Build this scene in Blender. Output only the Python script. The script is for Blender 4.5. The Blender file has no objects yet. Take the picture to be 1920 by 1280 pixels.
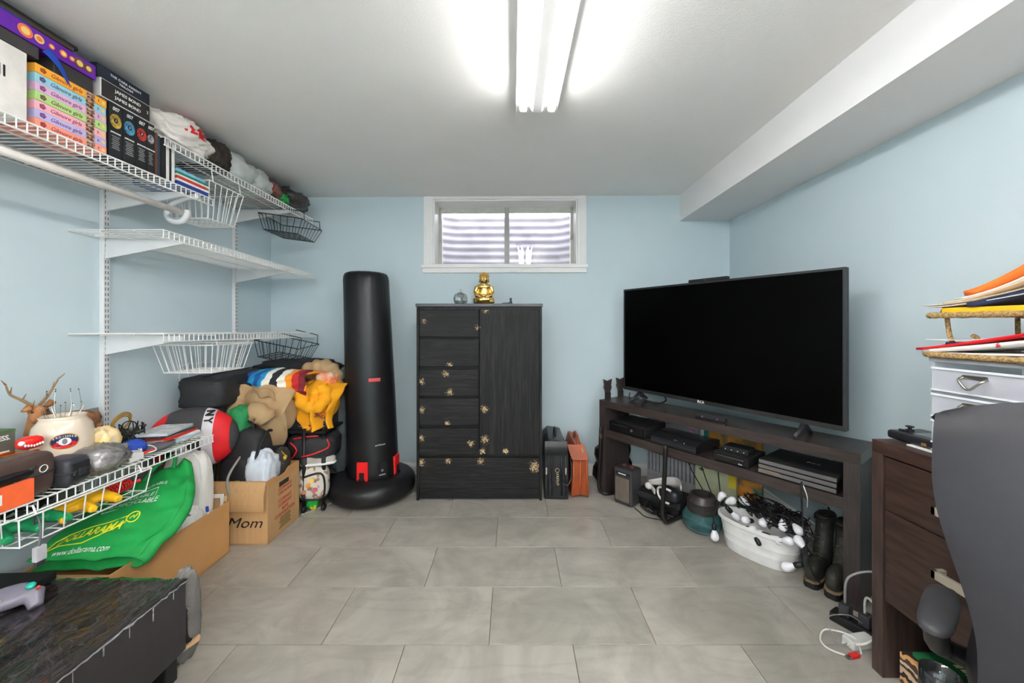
import bpy, bmesh, math, random
from math import sin, cos, pi, radians, sqrt, atan2
from mathutils import Vector, Matrix, noise, Euler

sc = bpy.context.scene
COL = sc.collection

def S(r, g, b):
    f = lambda c: (c / 12.92 if c <= .04045 else ((c + .055) / 1.055) ** 2.4)
    return (f(r / 255), f(g / 255), f(b / 255), 1)

# ------------------------------------------------------------------ camera
F = 715.0; EYE = 1.166; HZ = 607.6
cam = bpy.data.cameras.new('camera'); cam.sensor_width = 36; cam.lens = 36 * F / 1920
cam.shift_y = -(640 - HZ) / 1920; cam.clip_start = .02
camo = bpy.data.objects.new('camera', cam); COL.objects.link(camo)
camo.location = (0, 0, EYE); camo.rotation_euler = (pi / 2, 0, 0); sc.camera = camo

# ------------------------------------------------------------------ world, exposure
w = bpy.data.worlds.new('overcast_sky'); sc.world = w; w.use_nodes = True
bg = w.node_tree.nodes['Background']; bg.inputs[0].default_value = (.93, .95, 1, 1); bg.inputs[1].default_value = 4.4
sc.view_settings.view_transform = 'Standard'; sc.view_settings.look = 'None'
sc.view_settings.gamma = 1; sc.view_settings.exposure = 1.82; sc.view_settings.use_curve_mapping = False
sc.cycles.use_denoising = True; sc.cycles.max_bounces = 10; sc.cycles.diffuse_bounces = 6
sc.cycles.transparent_max_bounces = 16; sc.cycles.sample_clamp_indirect = 6
TUBE_POWER = 9.5; FILL_POWER = 32.0

# ------------------------------------------------------------------ layout helpers (metres; camera stands at the origin)
def at(px, py, Y): return Vector(((px - 960) / F * Y, Y, EYE - (py - HZ) / F * Y))
def fl(px, py):
    Y = F * EYE / (py - HZ); return Vector(((px - 960) / F * Y, Y, 0))

# ------------------------------------------------------------------ materials
MATS = {}
def mat(name, col, rough=.5, metal=0, var=.06, scale=18, bump=0, bscale=120, spec=.5, stretch=(1, 1, 1),
        col2=None, lo=.35, hi=.65, trans=0, coat=0, emis=0, sheen=0, alpha=1, detail=4, ior=1.45):
    if name in MATS: return MATS[name]
    m = bpy.data.materials.new(name); MATS[name] = m; m.use_nodes = True
    nt = m.node_tree; N = nt.nodes; L = nt.links; b = N['Principled BSDF']
    tc = N.new('ShaderNodeTexCoord'); mp = N.new('ShaderNodeMapping'); mp.inputs['Scale'].default_value = stretch
    L.new(tc.outputs['Object'], mp.inputs[0])
    nz = N.new('ShaderNodeTexNoise'); nz.inputs['Scale'].default_value = scale; nz.inputs['Detail'].default_value = detail
    L.new(mp.outputs[0], nz.inputs['Vector'])
    cr = N.new('ShaderNodeValToRGB'); L.new(nz.outputs['Fac'], cr.inputs[0])
    a = [max(0, c * (1 - var)) for c in col[:3]] + [1]; z = [min(1, c * (1 + var)) for c in col[:3]] + [1]
    if col2: a = list(col); z = list(col2)
    cr.color_ramp.elements[0].color = a; cr.color_ramp.elements[0].position = lo
    cr.color_ramp.elements[1].color = z; cr.color_ramp.elements[1].position = hi
    L.new(cr.outputs[0], b.inputs['Base Color'])
    b.inputs['Roughness'].default_value = rough; b.inputs['Metallic'].default_value = metal
    b.inputs['Specular IOR Level'].default_value = spec; b.inputs['Transmission Weight'].default_value = trans
    b.inputs['Coat Weight'].default_value = coat; b.inputs['Sheen Weight'].default_value = sheen
    b.inputs['Alpha'].default_value = alpha; b.inputs['IOR'].default_value = ior
    if emis:
        b.inputs['Emission Color'].default_value = col; b.inputs['Emission Strength'].default_value = emis
    if bump:
        n2 = N.new('ShaderNodeTexNoise'); n2.inputs['Scale'].default_value = bscale; n2.inputs['Detail'].default_value = 3
        L.new(mp.outputs[0], n2.inputs['Vector'])
        bp = N.new('ShaderNodeBump'); bp.inputs['Strength'].default_value = bump; bp.inputs['Distance'].default_value = .01
        L.new(n2.outputs['Fac'], bp.inputs['Height']); L.new(bp.outputs[0], b.inputs['Normal'])
    return m

def glass_thin(name, tint=(1, 1, 1), refl=.12, dirt=0, rough=.02):
    if name in MATS: return MATS[name]
    m = bpy.data.materials.new(name); MATS[name] = m; m.use_nodes = True
    nt = m.node_tree; N = nt.nodes; L = nt.links; out = N['Material Output']; N.remove(N['Principled BSDF'])
    t = N.new('ShaderNodeBsdfTransparent'); t.inputs[0].default_value = (*tint, 1)
    g = N.new('ShaderNodeBsdfGlossy'); g.inputs['Roughness'].default_value = rough
    lw = N.new('ShaderNodeFresnel'); lw.inputs[0].default_value = 1.5
    ma = N.new('ShaderNodeMath'); ma.operation = 'ADD'; ma.inputs[1].default_value = refl; L.new(lw.outputs[0], ma.inputs[0])
    mx = N.new('ShaderNodeMixShader'); L.new(ma.outputs[0], mx.inputs[0]); L.new(t.outputs[0], mx.inputs[1]); L.new(g.outputs[0], mx.inputs[2])
    last = mx
    if dirt:
        d = N.new('ShaderNodeBsdfDiffuse'); d.inputs[0].default_value = (.8, .78, .8, 1)
        tc = N.new('ShaderNodeTexCoord'); nz = N.new('ShaderNodeTexNoise'); nz.inputs['Scale'].default_value = 60; nz.inputs['Detail'].default_value = 6
        L.new(tc.outputs['Object'], nz.inputs['Vector'])
        mm = N.new('ShaderNodeMath'); mm.operation = 'MULTIPLY'; mm.inputs[1].default_value = dirt; L.new(nz.outputs['Fac'], mm.inputs[0])
        m2 = N.new('ShaderNodeMixShader'); L.new(mm.outputs[0], m2.inputs[0]); L.new(mx.outputs[0], m2.inputs[1]); L.new(d.outputs[0], m2.inputs[2]); last = m2
    L.new(last.outputs[0], out.inputs[0]); return m

def stripes(name, cols, scale, axis=0, rough=.9, wob=.02):
    """bands of colour across one object axis (woven or printed stripes)"""
    if name in MATS: return MATS[name]
    m = bpy.data.materials.new(name); MATS[name] = m; m.use_nodes = True
    nt = m.node_tree; N = nt.nodes; L = nt.links; b = N['Principled BSDF']; b.inputs['Roughness'].default_value = rough
    tc = N.new('ShaderNodeTexCoord'); nz = N.new('ShaderNodeTexNoise'); nz.inputs['Scale'].default_value = 25
    L.new(tc.outputs['Object'], nz.inputs['Vector'])
    sp = N.new('ShaderNodeSeparateXYZ'); L.new(tc.outputs['Object'], sp.inputs[0])
    m1 = N.new('ShaderNodeMath'); m1.operation = 'MULTIPLY_ADD'; m1.inputs[1].default_value = wob; L.new(nz.outputs['Fac'], m1.inputs[0]); L.new(sp.outputs[axis], m1.inputs[2])
    m2 = N.new('ShaderNodeMath'); m2.operation = 'MULTIPLY'; m2.inputs[1].default_value = scale; L.new(m1.outputs[0], m2.inputs[0])
    m3 = N.new('ShaderNodeMath'); m3.operation = 'FRACT'; L.new(m2.outputs[0], m3.inputs[0])
    cr = N.new('ShaderNodeValToRGB'); cr.color_ramp.interpolation = 'CONSTANT'; L.new(m3.outputs[0], cr.inputs[0])
    n = len(cols)
    while len(cr.color_ramp.elements) < n: cr.color_ramp.elements.new(.5)
    for i, c in enumerate(cols):
        cr.color_ramp.elements[i].position = i / n; cr.color_ramp.elements[i].color = c
    L.new(cr.outputs[0], b.inputs['Base Color']); return m

# ------------------------------------------------------------------ mesh helpers
class MB:
    def __init__(s): s.v = []; s.f = []
    def add(s, vs, fs):
        o = len(s.v); s.v += [tuple(p) for p in vs]; s.f += [tuple(i + o for i in q) for q in fs]; return s
    def box(s, x0, x1, y0, y1, z0, z1, M=None):
        vs = [Vector(p) for p in ((x0, y0, z0), (x1, y0, z0), (x1, y1, z0), (x0, y1, z0), (x0, y0, z1), (x1, y0, z1), (x1, y1, z1), (x0, y1, z1))]
        if M is not None: vs = [M @ p for p in vs]
        return s.add(vs, [(0, 3, 2, 1), (4, 5, 6, 7), (0, 1, 5, 4), (1, 2, 6, 5), (2, 3, 7, 6), (3, 0, 4, 7)])
    def cbox(s, c, d, M=None):
        x, y, z = c; a, b, h = d[0] / 2, d[1] / 2, d[2] / 2
        return s.box(x - a, x + a, y - b, y + b, z - h, z + h, M)
    def tube(s, pts, r, n=8, closed=False):
        pts = [Vector(p) for p in pts]; k = len(pts); vs = []; fs = []
        rr = r if isinstance(r, (list, tuple)) else [r] * k
        up = None
        for i, p in enumerate(pts):
            a = pts[(i - 1) % k] if (closed or i > 0) else p; b = pts[(i + 1) % k] if (closed or i < k - 1) else p
            t = (b - a); t = t.normalized() if t.length > 1e-9 else Vector((0, 0, 1))
            if up is None:
                up = Vector((0, 0, 1)) if abs(t.z) < .9 else Vector((1, 0, 0))
            u = (up - t * up.dot(t))
            u = u.normalized() if u.length > 1e-6 else t.orthogonal().normalized()
            up = u; v = t.cross(u)
            for j in range(n):
                a_ = 2 * pi * j / n; vs.append(p + (u * cos(a_) + v * sin(a_)) * rr[i])
        m = k if closed else k - 1
        for i in range(m):
            for j in range(n):
                a = i * n + j; b = i * n + (j + 1) % n; c = ((i + 1) % k) * n + (j + 1) % n; d = ((i + 1) % k) * n + j
                fs.append((a, d, c, b))
        if not closed:
            fs.append(tuple(range(n))); fs.append(tuple(reversed(range((k - 1) * n, k * n))))
        return s.add(vs, fs)
    def lathe(s, prof, n=24, c=(0, 0, 0), cap=True, fr=None, cen=None):
        """prof: (radius, z); fr(theta, i) scales the radius; cen(z) offsets the axis"""
        vs = []; fs = []; k = len(prof)
        for i, (r, z) in enumerate(prof):
            ox, oy = cen(z) if cen else (0, 0)
            for j in range(n):
                t = 2 * pi * j / n; q = r * (fr(t, i) if fr else 1)
                vs.append((c[0] + ox + q * cos(t), c[1] + oy + q * sin(t), c[2] + z))
        for i in range(k - 1):
            for j in range(n):
                fs.append((i * n + j, i * n + (j + 1) % n, (i + 1) * n + (j + 1) % n, (i + 1) * n + j))
        if cap:
            fs.append(tuple(reversed(range(n)))); fs.append(tuple(range((k - 1) * n, k * n)))
        return s.add(vs, fs)
    def prism(s, poly, h0, h1, M=None):
        """polygon in xy extruded along z, then placed by M"""
        n = len(poly); vs = [Vector((x, y, h0)) for x, y in poly] + [Vector((x, y, h1)) for x, y in poly]
        if M is not None: vs = [M @ p for p in vs]
        return s.add(vs, [tuple(reversed(range(n))), tuple(range(n, 2 * n))] + [(i, (i + 1) % n, n + (i + 1) % n, n + i) for i in range(n)])
    def ell(s, c, r, n=16, m=10, p=2.0, M=None, disp=None):
        """superellipsoid; disp(unit direction) gives a factor on the radius"""
        vs = []; fs = []
        sg = lambda a, e: math.copysign(abs(a) ** e, a)
        e = 2.0 / p
        for i in range(m + 1):
            ph = -pi / 2 + pi * i / m
            for j in range(n):
                th = 2 * pi * j / n
                d = Vector((sg(cos(ph), e) * sg(cos(th), e), sg(cos(ph), e) * sg(sin(th), e), sg(sin(ph), e)))
                k = disp(d) if disp else 1
                q = Vector((d.x * r[0] * k, d.y * r[1] * k, d.z * r[2] * k))
                if M is not None: q = M @ q
                vs.append(Vector(c) + q)
        for i in range(m):
            for j in range(n):
                fs.append((i * n + j, i * n + (j + 1) % n, (i + 1) * n + (j + 1) % n, (i + 1) * n + j))
        return s.add(vs, fs)
    def cloth(s, c, r, seed=0, amp=.18, freq=2.2, n=48, m=28, p=2.6, floor=None, M=None, fold=.1, fdir=(1, .4, .2), ff=9):
        """crumpled fabric or plastic: a lump with creased relief"""
        so = Vector((seed * 7.31, seed * 3.17, seed * 1.93)); fd = Vector(fdir).normalized()
        def dd(d):
            q = d * freq + so
            w1 = Vector((noise.noise(q * .7), noise.noise(q * .7 + Vector((9, 4, 2))), noise.noise(q * .7 + Vector((2, 8, 5))))) * .9
            a = noise.noise(q * .8) * amp * .8
            for k, (f_, g_) in enumerate(((.8, .5), (1.5, .3), (3.0, .06))):
                e_ = (q + w1) * f_; e_ = Vector((e_.x * .6, e_.y, e_.z * 1.25)) if k % 2 else e_
                rdg = 1 - abs(noise.noise(e_)) * 2.2
                a += amp * g_ * (max(0, rdg) ** 2 - .3)
            a += fold * .5 * (abs(sin(fd.dot(d) * ff + noise.noise(d * 1.3 + so) * 3)) - .5)
            return 1 + a
        k = len(s.v); s.ell(c, r, n, m, p, M, dd)
        if floor is not None: s.v[k:] = [(x, y, max(z, floor)) for x, y, z in s.v[k:]]
        return s
    def sheet(s, fn, nu=20, nv=20, th=.004):
        """a surface fn(u, v) given thickness th"""
        P = [[Vector(fn(i / nu, j / nv)) for j in range(nv + 1)] for i in range(nu + 1)]
        vs = []; W = nv + 1
        for sgn in (1, -1):
            for i in range(nu + 1):
                for j in range(nv + 1):
                    a = P[min(i + 1, nu)][j] - P[max(i - 1, 0)][j]; b = P[i][min(j + 1, nv)] - P[i][max(j - 1, 0)]
                    nn = a.cross(b); nn = nn.normalized() if nn.length > 1e-12 else Vector((0, 0, 1))
                    vs.append(P[i][j] + nn * th / 2 * sgn)
        o = (nu + 1) * W; fs = []
        for i in range(nu):
            for j in range(nv):
                a, b, c, d = i * W + j, (i + 1) * W + j, (i + 1) * W + j + 1, i * W + j + 1
                fs.append((a, b, c, d)); fs.append((o + a, o + d, o + c, o + b))
        edge = [(i, 0) for i in range(nu)] + [(nu, j) for j in range(nv)] + [(i, nv) for i in range(nu, 0, -1)] + [(0, j) for j in range(nv, 0, -1)]
        for k, (i, j) in enumerate(edge):
            i2, j2 = edge[(k + 1) % len(edge)]
            a = i * W + j; b = i2 * W + j2; fs.append((a, o + a, o + b, b))
        return s.add(vs, fs)
    def build(s, name, m, parent=None, bevel=0, seg=2, smooth=False, label=None):
        me = bpy.data.meshes.new(name); me.from_pydata(s.v, [], s.f); me.update()
        bm = bmesh.new(); bm.from_mesh(me)
        bmesh.ops.recalc_face_normals(bm, faces=bm.faces)
        if bevel:
            es = [e for e in bm.edges if len(e.link_faces) == 2 and e.calc_face_angle(0) > .5]
            if es: bmesh.ops.bevel(bm, geom=es, offset=bevel, segments=seg, affect='EDGES', profile=.6, clamp_overlap=True)
        bm.to_mesh(me); bm.free()
        for p in me.polygons: p.use_smooth = smooth
        if bevel and not smooth: pass
        me.materials.append(m)
        o = bpy.data.objects.new(name, me); COL.objects.link(o)
        if parent: o.parent = parent
        if label: o['label'] = label
        return o

def auto(o, ang=40):
    """smooth shading that keeps hard edges"""
    for p in o.data.polygons: p.use_smooth = True
    o.data.set_sharp_from_angle(angle=radians(ang)); return o

def tag(o, label, cat, group=None, kind=None):
    o['label'] = label; o['category'] = cat
    if group: o['group'] = group
    if kind: o['kind'] = kind
    return o
def thing(name, label, cat, loc=(0, 0, 0), rz=0, group=None, rot=None):
    o = bpy.data.objects.new(name, None); o.empty_display_size = .05; COL.objects.link(o)
    o.location = loc; o.rotation_euler = rot if rot else (0, 0, rz)
    return tag(o, label, cat, group)
def struct(o, label=None):
    o['kind'] = 'structure'
    if label: o['label'] = label
    return o
def stuff(o): o['kind'] = 'stuff'; return o
def box(name, m, parent, x0, x1, y0, y1, z0, z1, bevel=0, M=None, seg=2, label=None):
    return MB().box(x0, x1, y0, y1, z0, z1, M).build(name, m, parent, bevel, seg, label=label)

def frame_m(o, right, up):
    r = Vector(right).normalized(); u = Vector(up).normalized(); n = r.cross(u).normalized(); u = n.cross(r)
    M = Matrix.Identity(4)
    for i in range(3): M[i][0] = r[i]; M[i][1] = u[i]; M[i][2] = n[i]; M[i][3] = o[i]
    return M
def lettering(s, size, m, parent, o, right=(1, 0, 0), up=(0, 0, 1), shear=0, ext=.0006, align='CENTER', name='lettering', sx=1, space=1, bold=0):
    cu = bpy.data.curves.new('t', 'FONT'); cu.body = s; cu.size = size; cu.shear = shear; cu.extrude = ext
    cu.align_x = align; cu.align_y = 'CENTER'; cu.resolution_u = 3; cu.space_character = space; cu.offset = bold
    t = bpy.data.objects.new('t', cu); COL.objects.link(t)
    dg = bpy.context.evaluated_depsgraph_get(); dg.update()
    me = bpy.data.meshes.new_from_object(t.evaluated_get(dg)); bpy.data.objects.remove(t); bpy.data.curves.remove(cu)
    me.transform(frame_m(o, right, up) @ Matrix.Diagonal((sx, 1, 1, 1))); me.materials.clear(); me.materials.append(m)
    me.name = name; ob = bpy.data.objects.new(name, me); COL.objects.link(ob); ob.parent = parent
    return ob
def arc(c, r, a0, a1, n, ax=(1, 0, 0), ay=(0, 0, 1)):
    ax = Vector(ax); ay = Vector(ay); c = Vector(c)
    return [c + ax * r * cos(a0 + (a1 - a0) * i / n) + ay * r * sin(a0 + (a1 - a0) * i / n) for i in range(n + 1)]
def smooth_path(pts, k=6):
    P = [Vector(p) for p in pts]; out = []
    for i in range(len(P) - 1):
        a = P[max(i - 1, 0)]; b = P[i]; c = P[i + 1]; d = P[min(i + 2, len(P) - 1)]
        for j in range(k):
            t = j / k
            out.append(.5 * ((2 * b) + (c - a) * t + (2 * a - 5 * b + 4 * c - d) * t * t + (3 * b - a - 3 * c + d) * t ** 3))
    out.append(P[-1]); return out
def tangle(c, r, n_loops, seed, turns=14):
    rnd = random.Random(seed); pts = []
    for i in range(n_loops * turns):
        a = 2 * pi * i / turns + rnd.uniform(-.3, .3)
        k = rnd.uniform(.45, 1)
        pts.append((c[0] + r[0] * k * cos(a + i * .013), c[1] + r[1] * k * sin(a), c[2] + r[2] * rnd.uniform(-1, 1)))
    return smooth_path(pts, 3)

WHITE = mat('white_paint', S(236, 234, 233), .45, var=.01)
BLACK = mat('black_plastic', S(24, 24, 26), .42, var=.15)
MATTE = mat('matte_black', S(26, 26, 28), .75, var=.2)
DARK = mat('dark_grey_plastic', S(48, 48, 52), .5)
STEEL = mat('brushed_steel', S(178, 174, 166), .32, 1)
CORD = mat('black_cord', S(20, 20, 21), .5)
WCORD = mat('white_cord', S(214, 210, 204), .5)
INKW = mat('white_ink', S(235, 235, 232), .6, var=0)
INKK = mat('black_ink', S(25, 24, 24), .6, var=0)
RED = mat('red_plastic', S(215, 35, 32), .4)
PAPER = mat('paper', S(232, 230, 226), .8, var=.02)

# ------------------------------------------------------------------ the room
H = 2.158
BWX, BWY, BWS = -1.895, 2.99, -.0168            # back wall: Y = BWY + BWS * (X - BWX)
RWX = lambda y: 1.672 - .036 * (2.93 - y)         # right wall
def byy(X): return BWY + BWS * (X - BWX)

def paint(name, col, rough=.55, bump=.05, bs=260):
    return mat(name, col, rough, var=.012, scale=3, bump=bump, bscale=bs, spec=.3)
BLUE = paint('pale_blue_paint', S(198, 213, 219))
CEIL = paint('white_ceiling_paint', S(240, 239, 238), .8, .12, 180)
SOFF = paint('white_soffit_paint', S(232, 231, 231), .7)

# floor: tiles laid in running bond on a dark grout bed
def tile_mat():
    m = bpy.data.materials.new('grey_porcelain'); m.use_nodes = True; nt = m.node_tree; N = nt.nodes; L = nt.links; b = N['Principled BSDF']
    tc = N.new('ShaderNodeTexCoord'); oi = N.new('ShaderNodeObjectInfo'); vm = N.new('ShaderNodeVectorMath'); vm.operation = 'MULTIPLY_ADD'
    cx = N.new('ShaderNodeCombineXYZ')
    for i, k in enumerate((37., 53., 19.)):
        mu = N.new('ShaderNodeMath'); mu.operation = 'MULTIPLY'; mu.inputs[1].default_value = k; L.new(oi.outputs['Random'], mu.inputs[0]); L.new(mu.outputs[0], cx.inputs[i])
    L.new(tc.outputs['Object'], vm.inputs[0]); vm.inputs[1].default_value = (1, 1, 1); L.new(cx.outputs[0], vm.inputs[2])
    n1 = N.new('ShaderNodeTexNoise'); n1.inputs['Scale'].default_value = 3.2; n1.inputs['Detail'].default_value = 9; n1.inputs['Roughness'].default_value = .62; n1.inputs['Distortion'].default_value = 1.1
    L.new(vm.outputs[0], n1.inputs['Vector'])
    c1 = N.new('ShaderNodeValToRGB'); L.new(n1.outputs['Fac'], c1.inputs[0])
    e = c1.color_ramp.elements; e[0].position = .3; e[0].color = S(143, 138, 129); e[1].position = .7; e[1].color = S(179, 173, 163)
    # diagonal veins
    mp = N.new('ShaderNodeMapping'); mp.inputs['Rotation'].default_value = (0, 0, -.6); mp.inputs['Scale'].default_value = (1.6, 5, 1); L.new(vm.outputs[0], mp.inputs[0])
    n2 = N.new('ShaderNodeTexNoise'); n2.inputs['Scale'].default_value = 1.7; n2.inputs['Detail'].default_value = 5; n2.inputs['Distortion'].default_value = .6; L.new(mp.outputs[0], n2.inputs['Vector'])
    c2 = N.new('ShaderNodeValToRGB'); L.new(n2.outputs['Fac'], c2.inputs[0]); q = c2.color_ramp
    q.elements[0].position = .42; q.elements[0].color = (0, 0, 0, 1); q.elements[1].position = .58; q.elements[1].color = (0, 0, 0, 1)
    x = q.elements.new(.5); x.color = (1, 1, 1, 1)
    mx = N.new('ShaderNodeMix'); mx.data_type = 'RGBA'; mf = N.new('ShaderNodeMath'); mf.operation = 'MULTIPLY'; mf.inputs[1].default_value = .17; L.new(c2.outputs[0], mf.inputs[0])
    L.new(mf.outputs[0], mx.inputs[0]); L.new(c1.outputs[0], mx.inputs[6]); mx.inputs[7].default_value = S(118, 114, 108); L.new(mx.outputs[2], b.inputs['Base Color'])
    b.inputs['Roughness'].default_value = .34; b.inputs['Specular IOR Level'].default_value = .45
    return m
floor = struct(MB().box(-2.1, 1.9, -3.8, 3.2, -.1, -.004).build('floor', mat('brown_grout', S(112, 98, 82), .9)), 'grey stone-look porcelain tile floor')
TM = tile_mat(); TL, TW, Y0, X0 = .61, .305, 1.3886, -.0843
tme = None
for r in range(-17, 6):
    for k in range(-4, 5):
        x = X0 + (k + (.5 if r % 2 else 0)) * TL; y = Y0 + r * TW
        x0, x1 = max(x, -1.9), min(x + TL, 1.7); y1 = min(y + TW, 3.0)
        if x1 - x0 < .02 or y1 - y < .02: continue
        full = (x1 - x0 > TL - .001 and y1 - y > TW - .001)
        if full and tme:
            o = bpy.data.objects.new('tile', tme); COL.objects.link(o); o.parent = floor
        else:
            o = box('tile', TM, floor, .0012, x1 - x0 - .0012, .0012, y1 - y - .0012, -.008, 0, .0008, seg=1)
            if full: tme = o.data
        o.location = (x0, y, 0)

WALLT = .24
def wall_back():
    """local frame: x along the wall from its left corner, y outwards, with the window opening"""
    m = MB(); s0, s1, z0, z1 = WIN
    m.box(-.2, s0, 0, WALLT, 0, H); m.box(s1, 3.8, 0, WALLT, 0, H); m.box(s0, s1, 0, WALLT, 0, z0); m.box(s0, s1, 0, WALLT, z1, H)
    o = m.build('wall_back', BLUE); o.location = (BWX, BWY, 0); o.rotation_euler = (0, 0, atan2(BWS, 1)); return struct(o, 'pale blue back wall with the basement window')
def bw(px, py):
    u = (px - 960) / F; Y = (BWY - BWS * BWX) / (1 - BWS * u); X = u * Y
    return (X - BWX) * sqrt(1 + BWS ** 2), EYE - (py - HZ) / F * Y
s0, zt = bw(812, 374); s1, zb = bw(1083, 497)
WIN = (s0, s1, zb, zt)
wb = wall_back()
o = MB().box(-2.05, -1.89, -3.7, 3.1, 0, H).build('wall_left', BLUE); struct(o, 'pale blue left wall carrying the wire shelving')
m = MB(); m.prism([(RWX(2.95), 2.95), (RWX(-3.7), -3.7), (RWX(-3.7) + .2, -3.7), (RWX(2.95) + .2, 2.95)], 0, H)
struct(m.build('wall_right', BLUE), 'pale blue right wall under the soffit')
struct(MB().box(-2.1, 1.9, -3.8, -3.6, 0, H).build('wall_front', BLUE))
struct(MB().box(-2.1, 1.95, -3.8, 3.2, H, H + .12).build('ceiling', CEIL), 'white finely stippled ceiling')
m = MB(); m.prism([(1.292, 2.96), (1.095, -3.61), (RWX(-3.61) + .01, -3.61), (RWX(2.96) + .01, 2.96)], 1.96, H + .001)
struct(m.build('trim_1', SOFF), 'boxed white soffit running along the right wall')
# baseboards
def baseboard(name, L_, loc, rz):
    prof = [(0, 0), (-.014, 0), (-.014, .062), (-.009, .072), (-.009, .082), (0, .09)]
    M = Matrix(((0, 0, 1, 0), (1, 0, 0, 0), (0, 1, 0, 0), (0, 0, 0, 1)))
    o = MB().prism(prof, 0, L_, M).build(name, WHITE); o.location = loc; o.rotation_euler = (0, 0, rz); return struct(o)
baseboard('baseboard_back', 3.56, (BWX, BWY, 0), atan2(BWS, 1))
baseboard('baseboard_right', 6.5, (RWX(2.93), 2.93, 0), -pi / 2 - .036)
baseboard('baseboard_left', 6.5, (-1.89, -3.55, 0), pi / 2)

# window (same local frame as the back wall)
win = bpy.data.objects.new('window_1', None); COL.objects.link(win); win.location = (BWX, BWY, 0); win.rotation_euler = (0, 0, atan2(BWS, 1))
struct(win, 'white trimmed sliding basement window')
s0, s1, zb, zt = WIN
a0 = bw(795, 400)[0]; a1 = bw(1099, 400)[0]
def casing(x0, x1, z0, z1, nm='casing'):
    w_ = x1 - x0
    box(nm, WHITE, win, x0, x1, -.016, .002, z0, z1, .003)
    return box('casing_bead', WHITE, win, x0 + w_ * .28, x1 - w_ * .3, -.022, -.015, z0, z1, .003)
casing(a0, s0 + .002, zb, H - .002); casing(s1 - .002, a1, zb, H - .002)
box('head_casing', WHITE, win, s0, s1, -.014, .002, zt - .002, H - .002, .003)
b0, zs = bw(791, 512); b1 = bw(1101.5, 512)[0]
box('sill', WHITE, win, b0, b1, -.034, .01, zb - .022, zb + .002, .004)
box('apron', WHITE, win, b0 + .008, b1 - .008, -.02, .002, zs, zb - .02, .004)
RV = .205
box('jamb', WHITE, win, s0, s0 + .012, 0, RV, zb, zt); box('jamb', WHITE, win, s1 - .012, s1, 0, RV, zb, zt)
box('jamb_head', WHITE, win, s0, s1, 0, RV, zt - .012, zt); box('jamb_sill', WHITE, win, s0, s1, 0, RV + .03, zb, zb + .012)
VIN = mat('aged_vinyl', S(196, 196, 186), .4)
fx0, fx1, fz0, fz1 = s0 + .012, s1 - .012, zb + .012, zt - .012
MB().box(fx0, fx1, .175, .225, fz1 - .035, fz1).box(fx0, fx1, .175, .225, fz0, fz0 + .012).box(fx0, fx0 + .018, .175, .225, fz0, fz1).box(fx1 - .018, fx1, .175, .225, fz0, fz1).build('frame', VIN, win)
mid = bw(949, 440)[0] + (bw(949, 440)[0] - (s0 + s1) / 2) * .06
box('meeting_stile', mat('grey_vinyl', S(168, 168, 164), .4), win, mid - .02, mid + .02, .17, .215, fz0, fz1, .003)
GL = glass_thin('dusty_glass', refl=.10, dirt=.16)
box('pane', GL, win, fx0 + .015, mid - .015, .2, .204, fz0 + .01, fz1 - .03)
box('pane', GL, win, mid + .015, fx1 - .015, .192, .196, fz0 + .01, fz1 - .03)
for q in (fx0 + .004, fx1 - .022):
    MB().box(q, q + .018, .15, .18, (fz0 + fz1) / 2 - .02, (fz0 + fz1) / 2 + .02).box(q + .002, q + .016, .135, .155, (fz0 + fz1) / 2 - .006, (fz0 + fz1) / 2 + .006).build('latch', VIN, win, .003)
# galvanised window well outside
GALV = mat('galvanised_steel', S(128, 124, 134), .55, .2, col2=S(84, 81, 90), scale=7, detail=8, lo=.3, hi=.8)
def well():
    xm = -.07; hw = .66; dep = .55; rad = .22; path = [(-hw, .0), (-hw, dep - rad)]
    path += [(-hw + rad - rad * cos(t), dep - rad + rad * sin(t)) for t in [pi / 2 * i / 8 for i in range(1, 9)]]
    path += [(hw - rad + rad * sin(t), dep - rad + rad * cos(t)) for t in [pi / 2 * i / 8 for i in range(0, 9)]] + [(hw, 0)]
    P = [Vector((x, y, 0)) for x, y in path]; nn = []
    for i in range(len(P)):
        t = P[min(i + 1, len(P) - 1)] - P[max(i - 1, 0)]; nn.append(Vector((t.y, -t.x, 0)).normalized())
    nz = 84; z0, z1 = 1.25, 2.215; vs = []; fs = []; k = len(P)
    for th in (0, .004):
        for j in range(nz + 1):
            z = z0 + (z1 - z0) * j / nz; d = .0065 * sin(2 * pi * (z - z0) / .072) - th
            vs += [p + n_ * d + Vector((0, 0, z)) for p, n_ in zip(P, nn)]
    o_ = k * (nz + 1)
    for j in range(nz):
        for i in range(k - 1):
            a = j * k + i; fs += [(a, a + 1, a + k + 1, a + k), (o_ + a, o_ + a + k, o_ + a + k + 1, o_ + a + 1)]
    for i in range(k - 1): a = nz * k + i; fs.append((a, a + 1, o_ + a + 1, o_ + a))
    o = MB().add(vs, fs).build('window_well', GALV, smooth=True); o.location = (xm, byy(xm) + WALLT + .002, 0)
    return tag(o, 'corrugated galvanised steel well outside the basement window', 'window well')
well()
gv = MB(); gv.sheet(lambda u, v: (-.8 + 1.5 * u, 3.24 + .56 * v, 1.3 + .02 * noise.noise(Vector((u * 20, v * 12, 0)))), 30, 14, .03)
o = gv.build('gravel_bed', mat('gravel', S(150, 145, 140), .9, var=.4, scale=60)); struct(o, 'gravel at the bottom of the window well')

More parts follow.
